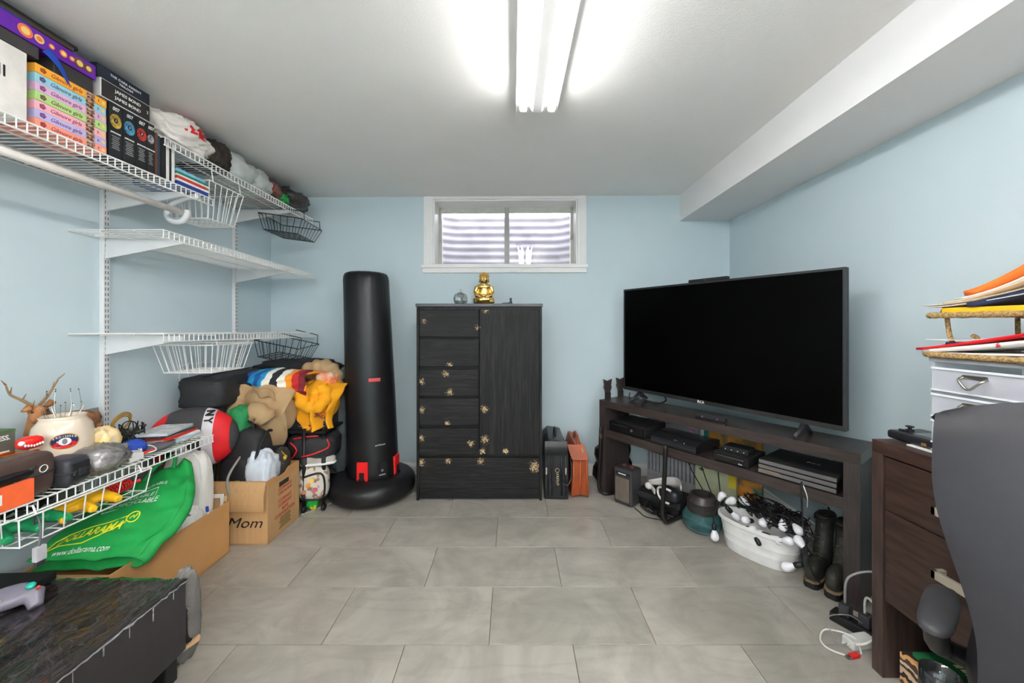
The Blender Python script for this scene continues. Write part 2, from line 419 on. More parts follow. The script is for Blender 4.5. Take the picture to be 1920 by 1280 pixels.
# fluorescent ceiling strip light, plus two unseen strips added behind the viewpoint for fill
lx0, lx1 = .0167, .199; lb = 2.108; cxm = (lx0 + lx1) / 2; W2 = (lx1 - lx0) / 2
FIX = mat('white_enamel', S(240, 240, 240), .35, var=0)
TB = bpy.data.materials.new('lit_tube'); TB.use_nodes = True; b = TB.node_tree.nodes['Principled BSDF']
b.inputs['Base Color'].default_value = (.9, .9, .9, 1); b.inputs['Emission Color'].default_value = (1, .985, .965, 1); b.inputs['Emission Strength'].default_value = TUBE_POWER
TB2 = TB.copy(); TB2.name = 'added_fill_tube'; TB2.node_tree.nodes['Principled BSDF'].inputs['Emission Strength'].default_value = FILL_POWER
def strip_light(label, ly0, ly1, cxm=cxm, group=None):
    lamp = thing('strip_light', label, 'light', (cxm, ly1, H), group=group); n = ly0 - ly1
    MB().box(-W2, W2, n, 0, lb - H, 0).build('housing', FIX, lamp, .002)
    pr = [(-.031, 0), (-.026, -.022), (-.018, -.03), (.018, -.03), (.026, -.022), (.031, 0)]
    MB().prism(pr, 0, -n - .1, frame_m((0, -.055, lb - H), (1, 0, 0), (0, 0, 1))).build('ballast_cover', FIX, lamp)
    for sx in (-1, 1):
        tb = MB().tube([(sx * .06, n + .07, lb - H - .024), (sx * .06, -.075, lb - H - .024)], .0165, 14).build('tube', TB2 if group else TB, lamp); auto(tb, 50)
        for yy in (-.066, n + .062): MB().box(sx * .06 - .015, sx * .06 + .015, yy - .006, yy + .006, lb - H - .036, lb - H).build('socket', FIX, tb, .003)
strip_light('long white two-tube fluorescent strip light on the ceiling', -.745, 1.694)
for xx in (-.95, .75): strip_light('added fill strip light behind the viewpoint, on the side of the %s' % ('wire shelves' if xx < 0 else 'soffit'), -3.3, -.9, xx, 'added fill lights behind the viewpoint')  # unseen pair added to fill the room, brighter than the strip in view
# ------------------------------------------------------------------ dresser
def worn_black(vert=False):
    m = bpy.data.materials.new('worn_black_oak'); m.use_nodes = True; nt = m.node_tree; N = nt.nodes; L = nt.links; b = N['Principled BSDF']
    tc = N.new('ShaderNodeTexCoord')
    oi = N.new('ShaderNodeObjectInfo')
    mp = N.new('ShaderNodeMapping'); mp.inputs['Scale'].default_value = (22, 1, 1.3) if vert else (1.6, 1, 22); L.new(tc.outputs['Object'], mp.inputs[0])
    n1 = N.new('ShaderNodeTexNoise'); n1.inputs['Scale'].default_value = 2.2; n1.inputs['Detail'].default_value = 7; n1.inputs['Distortion'].default_value = 1.6; L.new(mp.outputs[0], n1.inputs['Vector'])
    c1 = N.new('ShaderNodeValToRGB'); L.new(n1.outputs['Fac'], c1.inputs[0]); e = c1.color_ramp.elements
    e[0].position = .45; e[0].color = S(25, 24, 25); e[1].position = .72; e[1].color = S(45, 43, 42)
    pts = [(68, 510, .03), (240, 578, .034), (215, 460, .03), (68, 685, .028), (455, 680, .034), (455, 868, .036), (65, 860, .03), (440, 940, .03),
           (585, 938, .028), (65, 1005, .034), (230, 1000, .026), (430, 1000, .03), (765, 1035, .05), (412, 175, .022), (370, 890, .03), (465, 66, .03), (80, 140, .02), (240, 410, .03), (225, 770, .028)]
    prev = None
    for a, c, r in pts:
        x = (770 + a * .3046 - 960) / F * 2.523 + .217; z = EYE - (560 + c * .3046 - HZ) / F * 2.523
        d = N.new('ShaderNodeVectorMath'); d.operation = 'DISTANCE'; d.inputs[1].default_value = (x, 0, z); L.new(tc.outputs['Object'], d.inputs[0])
        q = N.new('ShaderNodeMath'); q.operation = 'DIVIDE'; q.inputs[1].default_value = r; L.new(d.outputs['Value'], q.inputs[0])
        if prev is None: prev = q
        else:
            mn = N.new('ShaderNodeMath'); mn.operation = 'MINIMUM'; L.new(prev.outputs[0], mn.inputs[0]); L.new(q.outputs[0], mn.inputs[1]); prev = mn
    n3 = N.new('ShaderNodeTexNoise'); n3.inputs['Scale'].default_value = 120; n3.inputs['Detail'].default_value = 4; L.new(tc.outputs['Object'], n3.inputs['Vector'])
    mm = N.new('ShaderNodeMath'); mm.operation = 'MULTIPLY_ADD'; mm.inputs[1].default_value = -.4; L.new(prev.outputs[0], mm.inputs[0]); L.new(n3.outputs['Fac'], mm.inputs[2])
    c2 = N.new('ShaderNodeValToRGB'); L.new(mm.outputs[0], c2.inputs[0]); c2.color_ramp.elements[0].position = .22; c2.color_ramp.elements[1].position = .42
    c3 = N.new('ShaderNodeValToRGB'); L.new(n3.outputs['Fac'], c3.inputs[0]); c3.color_ramp.elements[0].color = S(120, 82, 48); c3.color_ramp.elements[0].position = .35
    c3.color_ramp.elements[1].color = S(196, 172, 132); c3.color_ramp.elements[1].position = .6
    mx = N.new('ShaderNodeMix'); mx.data_type = 'RGBA'; L.new(c2.outputs[0], mx.inputs[0]); L.new(c1.outputs[0], mx.inputs[6]); L.new(c3.outputs[0], mx.inputs[7])
    L.new(mx.outputs[2], b.inputs['Base Color']); b.inputs['Roughness'].default_value = .55; b.inputs['Specular IOR Level'].default_value = .22; return m
WB = worn_black(); WBV = worn_black(True)
BW2 = mat('black_oak', S(25, 24, 25), .48, col2=S(46, 44, 44), scale=2.2, stretch=(26, 26, 1.6), lo=.45, hi=.68, detail=7, spec=.25)
dr = thing('dresser', 'worn black wood dresser with six drawers and a door below the window', 'dresser', (-.217, 2.523, 0))
box('top', mat('dresser_top', S(70, 70, 74), .3), dr, -.42, .42, -.012, .402, 1.281, 1.302, .004)
for s in (-1, 1): box('side_panel', BW2, dr, min(s * .399, s * .415), max(s * .399, s * .415), 0, .40, 0, 1.281, .001)
box('carcass', mat('dresser_shadow_gap', S(20, 19, 20), .7), dr, -.399, .399, .028, .395, .02, 1.281)
box('top_rail', BW2, dr, -.399, .399, .006, .03, 1.263, 1.281)
for z0, z1 in ((1.083, 1.261), (.888, 1.066), (.692, .866), (.498, .674), (.302, .477)):
    box('drawer', WB, dr, -.397, -.0035, .002, .03, z0, z1, .0025)
box('door', WBV, dr, .0025, .397, .002, .03, .302, 1.261, .0025)
box('wide_drawer', WB, dr, -.397, .397, .002, .03, .079, .281, .0025)
box('plinth', WB, dr, -.397, .397, .012, .034, .008, .074, .001)
# ------------------------------------------------------------------ inflatable punching bag
VINYL = mat('black_vinyl', S(25, 25, 27), .36, var=.08, bump=.06, bscale=40, spec=.4)
pb = thing('punching_bag', 'tall black inflatable standing punching bag beside the dresser', 'punching bag', (-.956, 2.62, 0))
prof = [(.02, .05)]
for i in range(25):
    t = -pi / 2 - .9 + (pi + 1.8) * i / 24
    prof.append((.185 + .10 * cos(t), .074 + .074 * sin(t)))
prof = [(.06, .035), (.12, .012)] + [(.182 + .103 * math.copysign(abs(cos(t)) ** .85, cos(t)), .078 + .078 * math.copysign(abs(sin(t)) ** .9, sin(t))) for t in [-pi / 2 + pi * 1.28 * i / 22 for i in range(23)]] + [(.06, .11)]
MB().lathe(prof, 56).build('base_ring', VINYL, pb, smooth=True)
cen = lambda z: (.011 - .075 * z / 1.5, .05 * z / 1.5)
pr = [(.166, .07), (.167, .2), (.164, .6), (.158, 1.0), (.152, 1.4), (.151, 1.47), (.147, 1.497), (.138, 1.515), (.12, 1.523), (.08, 1.521), (.02, 1.517)]
MB().lathe(pr, 72, cen=cen, fr=lambda t, i: 1 + (.012 * cos(24 * t) + .01 * sin(11 * t + 1) if 5 <= i <= 8 else 0)).build('column', VINYL, pb, smooth=True)
def oncol(az, z, r):
    a = radians(az); c = cen(z); return frame_m((c[0] + r * cos(a), c[1] + r * sin(a), z), (-sin(a), cos(a), 0), (0, 0, 1))
REDV = mat('red_vinyl', S(226, 30, 30), .4)
for az in (-94, -7, 90):
    M = oncol(az, .19, .165)
    cl = MB(); cl.box(-.036, .036, -.085, .085, -.01, .008, M); c_ = cl.build('red_patch', REDV, pb, .006)
    MB().box(-.016, .016, -.13, .02, .008, .014, M).box(-.02, .02, -.035, -.02, .006, .02, M).build('buckle_strap', BLACK, c_, .002)
M = oncol(-51, .2, .1655); 
MB().prism([(.032 * cos(t) , .06 * math.copysign(1, sin(t)) * .6 + .032 * sin(t)) for t in [2 * pi * i / 24 for i in range(24)]], -.004, .003, M).build('valve_badge', BLACK, pb)
lettering('U', .02, INKW, pb, M @ Vector((0, .01, .0035)), M.to_3x3() @ Vector((1, 0, 0)), (0, 0, 1)); lettering('BOXING', .011, INKW, pb, M @ Vector((0, -.018, .0035)), M.to_3x3() @ Vector((1, 0, 0)), (0, 0, 1))
M = oncol(-60, .8, .1615); MB().box(-.037, .037, -.011, .011, -.003, .0022, M).build('red_stripe', mat('red_print', S(205, 70, 74), .5), pb)
M = oncol(-53, .375, .167); lettering('ANTENOX', .013, INKW, pb, M.translation, M.to_3x3() @ Vector((1, 0, 0)), (0, 0, 1), space=1.1)
# ------------------------------------------------------------------ television stand and television
ANG = atan2(-.813, .582)
ESP = mat('espresso_wood', S(52, 44, 42), .27, col2=S(66, 56, 54), scale=3, stretch=(3, 30, 30), lo=.4, hi=.7, detail=6, spec=.5)
ESPV = mat('espresso_wood_upright', S(48, 41, 40), .42, col2=S(66, 56, 54), scale=3, stretch=(30, 30, 3), lo=.4, hi=.7, detail=6)
SL, SD, SH = 1.371, .255, .643
ts = thing('tv_stand', 'dark brown open wooden television stand set across the right corner', 'tv stand', (.607, 2.652, 0), ANG)
box('top', ESP, ts, 0, SL, 0, SD, SH - .048, SH, .002)
box('shelf', ESP, ts, .055, SL - .055, .004, SD - .01, .393, .445, .002)
for x in (0, SL - .055): box('end_panel', ESPV, ts, x, x + .055, 0, SD, 0, SH - .048, .002)
TA = atan2(-1.091, .635); TWd, TH, TB_ = 1.262, .71, .703
tv = thing('television', 'large flat black television with thin grey bezel on the stand', 'television', (.802, 2.73, 0), TA)
BEZ = mat('gunmetal_bezel', S(66, 66, 68), .35, .6)
m = MB(); m.box(0, TWd, 0, .03, TB_, TB_ + TH); m.build('cabinet', BLACK, tv, .003)
box('back_bulge', MATTE, tv, .18, TWd - .18, .03, .055, TB_ + .03, TB_ + .4, .01)
scr = mat('dark_screen', (0.0006, .0006, .0007, 1), .35, var=0, spec=.06)
box('screen', scr, tv, .011, TWd - .011, -.0012, .004, TB_ + .022, TB_ + TH - .011)
m = MB(); m.box(0, TWd, -.004, 0, TB_, TB_ + .022); m.box(0, TWd, -.004, 0, TB_ + TH - .011, TB_ + TH); m.box(0, .011, -.004, 0, TB_ + .022, TB_ + TH - .011); m.box(TWd - .011, TWd, -.004, 0, TB_ + .022, TB_ + TH - .011)
m.build('bezel', BEZ, tv)
lettering('RCA', .02, INKW, tv, (TWd * .47, -.0045, TB_ + .011), space=1.1, bold=.0006)
for x in (.13, 1.1):
    fm = MB(); fm.tube([(x, -.075, .651), (x, -.03, .668), (x, .015, .70)], [.009, .0105, .013], 8); fm.tube([(x, .015, .70), (x, .05, .672), (x, .085, .651)], [.013, .011, .009], 8)
    fm.build('foot', DARK, tv, smooth=True)
# ------------------------------------------------------------------ desk with drawer pedestal along the right wall
MAH = mat('dark_mahogany', S(52, 36, 31), .4, col2=S(76, 54, 46), scale=2.5, stretch=(26, 3, 26), lo=.38, hi=.7, detail=6)
MAHV = mat('dark_mahogany_upright', S(56, 42, 38), .4, col2=S(82, 64, 58), scale=2.5, stretch=(26, 26, 2.5), lo=.38, hi=.7, detail=6)
dk = thing('desk', 'dark brown desk with two deep drawers and steel bar handles', 'desk', (1.222, 1.295, 0))
DW = .33
box('desktop', MAH, dk, 0, DW, -1.55, 0, .736, .778, .0015)
box('end_panel', MAHV, dk, 0, DW - .005, -.038, 0, 0, .736, .001)
box('inner_panel', MAHV, dk, .012, DW - .01, -.345, -.325, 0, .736, .001)
box('far_panel', MAHV, dk, 0, DW - .005, -1.55, -1.512, 0, .736, .001)
box('back_board', MATTE, dk, DW - .022, DW - .012, -.325, -.038, .05, .736)
box('pedestal_floor', MAH, dk, .02, DW - .022, -.325, -.038, .25, .262)
for z0, z1, hz in ((.56, .730, .638), (.258, .556, .458)):
    d = box('drawer', MAH, dk, .004, .022, -.323, -.042, z0, z1, .001)
    box('drawer_box', MATTE, d, .022, .33, -.315, -.055, z0 + .02, z1 - .03)
    MB().box(-.03, -.019, -.313, -.208, hz - .012, hz + .012).box(-.03, .004, -.313, -.301, hz - .012, hz + .012).box(-.03, .004, -.22, -.208, hz - .012, hz + .012).build('handle', mat('satin_nickel', S(204, 194, 178), .35, .55), d, .001)
# ------------------------------------------------------------------ office chair
LEA = mat('black_leather', S(44, 43, 47), .42, var=.1, scale=9, bump=.12, bscale=900, spec=.4)
e_ = Vector((.6, -.8, 0)); fwd = Vector((.8, .6, 0))      # along the back, and the way the chair faces
oc = thing('office_chair', 'black leather office chair pushed up to the desk', 'chair', (1.025, .60, 0), atan2(e_.y, e_.x))
# local x runs along the backrest, local y the way the chair faces
hw = lambda z: .235 if z > .93 else (.235 - .062 * min(1, max(0, (.93 - z) / .28)))
def back_fn(u, v):
    z = .385 + .64 * v
    wdt = .172 + .063 * (0.5 - .5 * cos(pi * min(1, max(0, (v - .28) / .5))))
    x = (u - .5) * 2
    top = 1 - max(0, v - .9) / .1 * .1 * abs(x) ** 4
    xx = x * wdt
    if v > .9: z -= .075 * abs(x) ** 3.2 * (v - .9) / .1
    return (xx, -.02 - .035 * (1 - x * x) - .05 * sin(pi * v) + .09 * v - .05, z)
m = MB(); m.sheet(back_fn, 22, 26, .05); bk = m.build('backrest', LEA, oc, .012, 3, smooth=True)
m = MB(); m.ell((0, .19, .415), (.21, .17, .048), 28, 12, 4); m.build('seat', LEA, oc, smooth=True)
for s in (-1, 1):
    ar = MB(); sx = s * .25
    ar.ell((sx, .165, .495), (.031, .115, .016), 20, 10, 3.2)
    a_ = ar.build('armrest', mat('grey_black_rubber', S(66, 65, 68), .42), oc, smooth=True)
    MB().tube(smooth_path([(sx, .10, .49), (sx, .12, .455), (sx, .15, .42), (sx * .95, .19, .395), (sx * .55, .22, .375)], 5), .022, 10).build('arm_support', BLACK, a_, smooth=True)
MB().tube([(0, -.06, .62), (0, -.05, .45), (0, .06, .385), (0, .2, .385)], .022, 10).build('back_bracket', BLACK, oc, smooth=True)
MB().tube([(0, .18, .40), (0, .18, .09)], .026, 12).build('gas_column', BLACK, oc, smooth=True)
for k in range(5):
    a = 2 * pi * k / 5 + .3; lg = MB().tube([(0, .18, .1), (.1 * cos(a), .18 + .1 * sin(a), .085), (.19 * cos(a), .18 + .19 * sin(a), .065)], [.024, .02, .015], 8).build('leg', BLACK, oc, smooth=True)
    MB().tube([(.19 * cos(a) - .02 * sin(a), .18 + .19 * sin(a) + .02 * cos(a), .028), (.19 * cos(a) + .02 * sin(a), .18 + .19 * sin(a) - .02 * cos(a), .028)], .028, 12).build('caster', BLACK, lg, smooth=True)
# ------------------------------------------------------------------ wall standards and wire shelves on the left wall
WIRE = mat('white_coated_wire', S(232, 231, 229), .35, var=.01)
BWIRE = mat('black_coated_wire', S(36, 38, 42), .4)
PLATE = mat('white_steel_plate', S(214, 215, 216), .4, var=.02)
SLOT = mat('slot_shadow', S(70, 72, 76), .8)
for yy, lb_ in ((1.757, 'white slotted shelf standard on the left wall nearest the deer figurine'), (2.584, 'white slotted shelf standard on the left wall nearest the corner')):
    st = thing('shelf_standard', lb_, 'shelf standard', (-1.889, yy, .3), group='slotted standards on the left wall')
    MB().box(0, .022, -.0125, .0125, 0, 1.78).build('channel', PLATE, st, .001)
    sm = MB()
    for i in range(70):
        for d in (-.0055, .0055): sm.box(.0219, .0224, d - .0016, d + .0016, .02 + i * .025, .035 + i * .025)
    stuff(sm.build('slots', SLOT, st))
def wire_shelf(label, y0, y1, z, brackets, tilt=0, D=.403):
    L_ = y1 - y0; t = thing('wire_shelf', label, 'shelf', (-1.885, y0, z), rot=(tilt, 0, 0), group='white wire shelves on the left wall')
    m = MB(); n = int(L_ / .0255)
    for i in range(n + 1):
        y = .004 + (L_ - .008) * i / n; m.tube([(0, y, 0), (D - .004, y, 0), (D, y, -.004), (D, y, -.033)], .0021, 5)
    stuff(m.build('wire_deck', WIRE, t))
    for x, zz, nm in ((0, -.004, 'back_rod'), (.14, -.005, 'brace_rod'), (.28, -.005, 'brace_rod'), (D, -.001, 'front_rail'), (D, -.034, 'front_rail')):
        MB().tube([(x, 0, zz), (x, L_, zz)], .0031, 6).build(nm, WIRE, t)
    for yb in brackets:
        y = yb - y0
        M = Matrix(((1, 0, 0, 0), (0, 0, 1, y - .005), (0, 1, 0, 0), (0, 0, 0, 1)))
        MB().prism([(.018, -.008), (D - .03, -.012), (D - .03, -.03), (.018, -.098)], 0, .01, M).build('bracket', PLATE, t, .001)
    return t
wire_shelf('high wire shelf holding the DVD box sets', .62, 1.892, 1.785, (1.757,))
wire_shelf('highest wire shelf loaded with crumpled plastic bags', 1.625, 2.835, 1.965, (2.584,), -.015)
wire_shelf('empty middle wire shelf below the closet rod', 1.618, 2.864, 1.568, (1.757, 2.584), -.024)
wire_shelf('empty lower wire shelf level with the eye', 1.618, 2.864, 1.126, (1.757, 2.584), -.018)
wire_shelf('low wire shelf covered with the deer figurine and clutter', .62, 1.892, .618, (1.757,))
# closet rod under the high shelf
cr_ = thing('closet_rod', 'white closet rod with a hook end under the high shelf', 'rod', (-1.55, 1.79, 1.69))
MB().tube([(0, -1.15, .006), (0, 0, 0)], .0135, 14).build('rod', mat('cream_enamel', S(232, 226, 220), .4), cr_, smooth=True)
P0 = Vector((-1.55, 1.79, 1.69))
hk = [at(x, y, 1.8) - P0 for x, y in ((372, 368), (345, 372), (320, 385), (313, 402), (322, 414), (340, 415), (350, 405), (351, 394))]
MB().tube(smooth_path(hk, 5), [.013] * 36, 8).build('hook', PLATE, cr_, smooth=True)
# hanging baskets
def basket(label, x0, x1, y0, y1, z0, z1, mt, step=.05, rot=(0, 0, 0), r=.0022, hang=.05, group=None, fl_=.03):
    c = Vector(((x0 + x1) / 2, (y0 + y1) / 2, z1)); t = thing('wire_basket', label, 'basket', c, rot=rot, group=group)
    a, b, h = (x1 - x0) / 2, (y1 - y0) / 2, z1 - z0; a2, b2 = a - fl_, b - fl_
    MB().tube([(-a, -b, 0), (a, -b, 0), (a, b, 0), (-a, b, 0)], r * 1.5, 6, True).build('rim', mt, t)
    MB().tube([(-a2, -b2, -h), (a2, -b2, -h), (a2, b2, -h), (-a2, b2, -h)], r * 1.3, 6, True).build('bottom_rim', mt, t)
    m = MB(); n = max(2, int(2 * b / step))
    for i in range(n + 1):
        k = -1 + 2 * i / n; m.tube([(-a, k * b, 0), (-a2, k * b2, -h), (a2, k * b2, -h), (a, k * b, 0)], r, 5)
    n = max(2, int(2 * a / step))
    for i in range(n + 1):
        k = -1 + 2 * i / n; m.tube([(k * a, -b, 0), (k * a2, -b2, -h), (k * a2, b2, -h), (k * a, b, 0)], r, 5)
    stuff(m.build('wire_mesh', mt, t))
    if hang:
        for k in (-.8, .8): MB().tube([(a, k * b, 0), (a - .01, k * b, hang), (-a * .2, k * b, hang + .004)], r * 1.4, 6).build('hanger', mt, t)
    return t
basket('white wire basket hung under the highest shelf', -1.74, -1.5, 1.89, 2.13, 1.70, 1.88, WIRE, .036, hang=.07)
basket('white wire basket hung under the empty lower shelf', -1.80, -1.5, 1.91, 2.2, .918, 1.06, WIRE, .036, hang=.05)
basket('black wire basket hung at the end of the highest shelf', -1.70, -1.42, 2.54, 2.87, 1.79, 1.89, BWIRE, .042, rot=(0, .12, .1), hang=.055)
basket('black wire basket hooked askew on the empty lower shelf', -1.70, -1.42, 2.5, 2.83, .93, 1.04, BWIRE, .045, rot=(.05, .22, .1), hang=.07)
basket('white wire basket of game controllers under the low shelf', -1.86, -1.475, 1.14, 1.56, .49, .578, WIRE, .055, hang=.025, fl_=.012)
hr = thing('hook_rack', 'small white wire rack of hooks on the left wall', 'rack', (-1.885, 2.28, .93))
m = MB(); m.tube([(0, -.13, 0), (0, .13, 0)], .003, 6); m.tube([(0, -.13, -.07), (0, .13, -.07)], .003, 6); m.build('bars', WIRE, hr)
for i in range(5):
    y = -.12 + .06 * i; MB().tube([(.002, y, .01), (.002, y, -.09)] + arc((.022, y, -.09), .02, pi, 2 * pi, 6), .0022, 5).build('hook', WIRE, hr)

# ------------------------------------------------------------------ boxes on the high shelf (fronts face the room)
R_, U_ = (0, 1, 0), (0, 0, 1)
ZS = 1.788
wbx = thing('white_game_box', 'large white textured box at the near end of the high shelf', 'box', (-1.5, 1.02, ZS))
box('carton', mat('ivory_card', S(228, 222, 216), .8, bump=.2, bscale=400), wbx, -.3, 0, -.3, .16, 0, .214, .003)
lettering('WMI', .05, INKK, wbx, (.0006, .065, .125), R_, U_, sx=.9)
box('printed_patch', mat('teal_print', S(20, 140, 128), .6), wbx, 0, .0008, .07, .09, .083, .108)
dg_ = tag(box('flat_box', mat('charcoal_card', S(62, 58, 58), .7), None, -1.72, -1.5, .82, 1.21, 2.003, 2.041, .003), 'flat charcoal box lying on the white box', 'box')
dg_ = tag(box('flat_box', mat('charcoal_card2', S(54, 50, 50), .7), None, -1.68, -1.502, 1.25, 1.368, 1.99, 2.041, .003), 'charcoal box lying on the pastel DVD sets', 'box')
pbx = thing('board_game_box', 'long purple game box with round orange medallions', 'box', (-1.5, 1.375, 2.044))
PUR = mat('purple_card', S(98, 28, 158), .5)
box('carton', PUR, pbx, -.27, 0, -.5, 0, 0, .051, .002)
MED = [mat('orange_print', S(235, 120, 70), .6), mat('cream_print', S(236, 205, 120), .6), mat('brown_print', S(110, 74, 44), .6)]
for y, r, k in ((-.2, .019, 0), (-.165, .013, 1), (-.132, .008, 0), (-.1, .011, 0), (-.075, .008, 0), (-.052, .017, 2), (-.024, .014, 2)):
    MB().prism([(r * cos(2 * pi * i / 20), r * sin(2 * pi * i / 20)) for i in range(20)], 0, .0007, frame_m((0, y, .026), R_, U_)).build('medallion', MED[k], pbx)
    MB().prism([(r * .6 * cos(2 * pi * i / 12), r * .6 * sin(2 * pi * i / 12)) for i in range(12)], .0006, .0012, frame_m((0, y, .026), R_, U_)).build('medallion_centre', MED[1] if k != 1 else MED[0], pbx)
for i, (y0, y1, z, c, tx) in enumerate(((.9, 1.19, 2.0955, (28, 60, 140), ''), (1.06, 1.31, 2.1, (70, 58, 46), ''), (1.04, 1.325, 2.113, (28, 27, 28), ''))):
    d = thing('dvd_case', ['blue film case peeking out on the purple box', 'brown film case in the stack on the purple box', 'black film case on top of the purple box'][i], 'dvd case', (-1.5, y0, z))
    box('case', mat('case_%d' % i, S(*c), .35), d, -.14 + i * .002, -.004 * i, 0, y1 - y0, 0, .0125 if i else .004, .001)
    if tx: lettering(tx, .012, mat('pale_blue_ink', S(190, 222, 235), .6), d, (-.004 * i + .0005, .12, .0063), R_, U_)
# pastel DVD box sets
PST = [((240, 152, 128), 'salmon'), ((186, 178, 220), 'lavender'), ((240, 176, 188), 'pink'), ((176, 214, 132), 'pale green'), ((220, 178, 212), 'lilac'), ((150, 206, 220), 'light blue'), ((240, 168, 52), 'orange')]
PHOTO = mat('group_photo', S(70, 44, 34), .6, col2=S(226, 178, 150), scale=90, lo=.42, hi=.58)
for i, (c, nm) in enumerate(PST):
    z = ZS + .002 + i * .0287; d = thing('dvd_box_set', nm + ' DVD box set in the pastel stack on the high shelf', 'dvd set', (-1.5, 1.2, z), group='pastel box sets on the high shelf')
    dx = -.001 * (i % 3)
    pm = mat('card_' + nm.replace(' ', '_'), S(*c), .55, var=.04)
    box('slipcase', pm, d, -.15, dx, 0, .211, 0, .028, .001)
    box('photo_band', PHOTO, d, dx, dx + .0006, .143, .171, .0008, .0272)
    dk_ = mat('ink_' + nm.replace(' ', '_'), S(int(c[0] * .72), int(c[1] * .45), int(c[2] * .62)), .6)
    lettering('Gilmore girls', .019, dk_, d, (dx + .0005, .085, .013), R_, U_, shear=.25, sx=.9)
    for q in range(5):
        a = 2 * pi * q / 5; MB().prism([(.004 * cos(t) + .005 * cos(a), .004 * sin(t) + .005 * sin(a)) for t in [2 * pi * j / 8 for j in range(8)]], 0, .0007, frame_m((dx, .02, .014), R_, U_)).build('flower_petal', dk_, d)
    lettering(str(7 - i), .014, dk_, d, (dx + .0006, .183, .014), R_, U_)
    MB().prism([(.006 * cos(2 * pi * j / 12), .006 * sin(2 * pi * j / 12)) for j in range(12)], 0, .0008, frame_m((dx, .199, .014), R_, U_)).build('round_seal', MED[1], d)
rb = MB().sheet(lambda u, v: (-1.497 + .006 * sin(u * 5), 1.215 + .1 * u + .018 * v - .02 * u * v, 2.035 - .085 * u ** 1.2 + .022 * v * (1 - u)), 14, 4, .002).build('ribbon', mat('royal_blue_cloth', S(28, 70, 170), .8), smooth=True)
tag(rb, 'blue ribbon strap hanging over the pastel DVD sets', 'strap')
# upright film sets
DISC = [(214, 178, 70), (80, 160, 200), (222, 58, 50), (186, 190, 192)]
ys = [1.418, 1.469, 1.522, 1.567, 1.6]
dn = ['gold', 'blue', 'red', 'silver']
for i in range(4):
    y0, y1 = ys[i] + .001, ys[i + 1] - .001; d = thing('film_box_set', 'black upright film box set with a %s gun-barrel disc' % dn[i], 'dvd set', (-1.5, y0, ZS), group='black film sets on the high shelf')
    w_ = y1 - y0; box('slipcase', mat('film_black', S(30, 30, 33), .4), d, -.14, 0, 0, w_, .002, .209, .001)
    r = min(.021, w_ * .46); cm = mat('disc_' + dn[i], S(*DISC[i]), .5, col2=S(*[int(q * .55) for q in DISC[i]]), scale=60)
    MB().prism([(r * cos(2 * pi * j / 24), 1.25 * r * sin(2 * pi * j / 24)) for j in range(24)], 0, .0007, frame_m((0, w_ / 2, .145), R_, U_)).build('gun_barrel_disc', cm, d)
    MB().prism([(r * .38 * cos(2 * pi * j / 16), .45 * r * sin(2 * pi * j / 16)) for j in range(16)], .0005, .001, frame_m((0, w_ / 2, .147), R_, U_)).build('disc_centre', INKK, d)
    lettering(str(i + 1), .011, INKW, d, (.0012, w_ / 2, .147), R_, U_)
    lettering('007', .02, INKW, d, (.0005, w_ / 2, .19), R_, U_, shear=.2, sx=.8); lettering('JAMES BOND', .008, INKW, d, (.0005, w_ / 2, .1), R_, U_, sx=.8)
    for k in range(7): box('text_line', mat('grey_ink', S(150, 150, 150), .6), d, 0, .0005, w_ * .2 + .003 * (k % 2), w_ * .8 - .002 * (k % 3), .04 + .0075 * k, .043 + .0075 * k)
d = thing('film_collection_box', 'black and white boxed film collection lying across the upright sets', 'dvd set', (-1.5, 1.39, 2.0))
box('slipcase', mat('film_white_edge', S(222, 220, 218), .5), d, -.15, -.001, 0, .19, 0, .068, .001); box('front_print', mat('film_brownblack', S(46, 42, 42), .45), d, -.002, .0006, .004, .188, .003, .065)
lettering('JAMES BOND', .017, INKW, d, (.0012, .1, .046), R_, U_); lettering('JAMES BOND', .017, INKW, d, (.0012, .1, .022), R_, U_); lettering('2', .016, INKW, d, (.0012, .178, .035), R_, U_)
d = thing('film_trilogy_box', 'navy film trilogy box on top of the film collection', 'dvd set', (-1.5, 1.378, 2.0685))
box('slipcase', mat('film_navy', S(30, 36, 52), .4), d, -.15, 0, 0, .2, 0, .046, .001)
lettering('THE DARK KNIGHT', .012, INKW, d, (.0006, .105, .028), R_, U_, space=1.15); lettering('TRILOGY', .012, INKW, d, (.0006, .105, .013), R_, U_, space=1.15)
for i, (c, tx) in enumerate((((96, 62, 44), ''), ((40, 62, 84), ''), ((26, 26, 28), ''), ((28, 28, 30), ''), ((226, 222, 216), ''), ((34, 34, 36), ''), ((230, 228, 224), ''))):
    y = 1.602 + i * .0135; d = thing('dvd_case', ['brown', 'slate blue', 'black', 'glossy black', 'white', 'dark grey', 'plain white'][i] + ' film case upright in the row on the high shelf', 'dvd case', (-1.5, y, ZS), group='upright film cases on the high shelf')
    box('case', mat('spine_%d' % i, S(*c), .4, var=.1), d, -.135, -.002 * (i % 2), .0005, .013, .002, .185 - .006 * (i % 3), .001)
    if tx: lettering(tx, .009, INKW if c[0] < 100 else INKK, d, (.0006, .0067, .09), (0, 0, -1), (0, 1, 0))
zb_ = ZS + .002
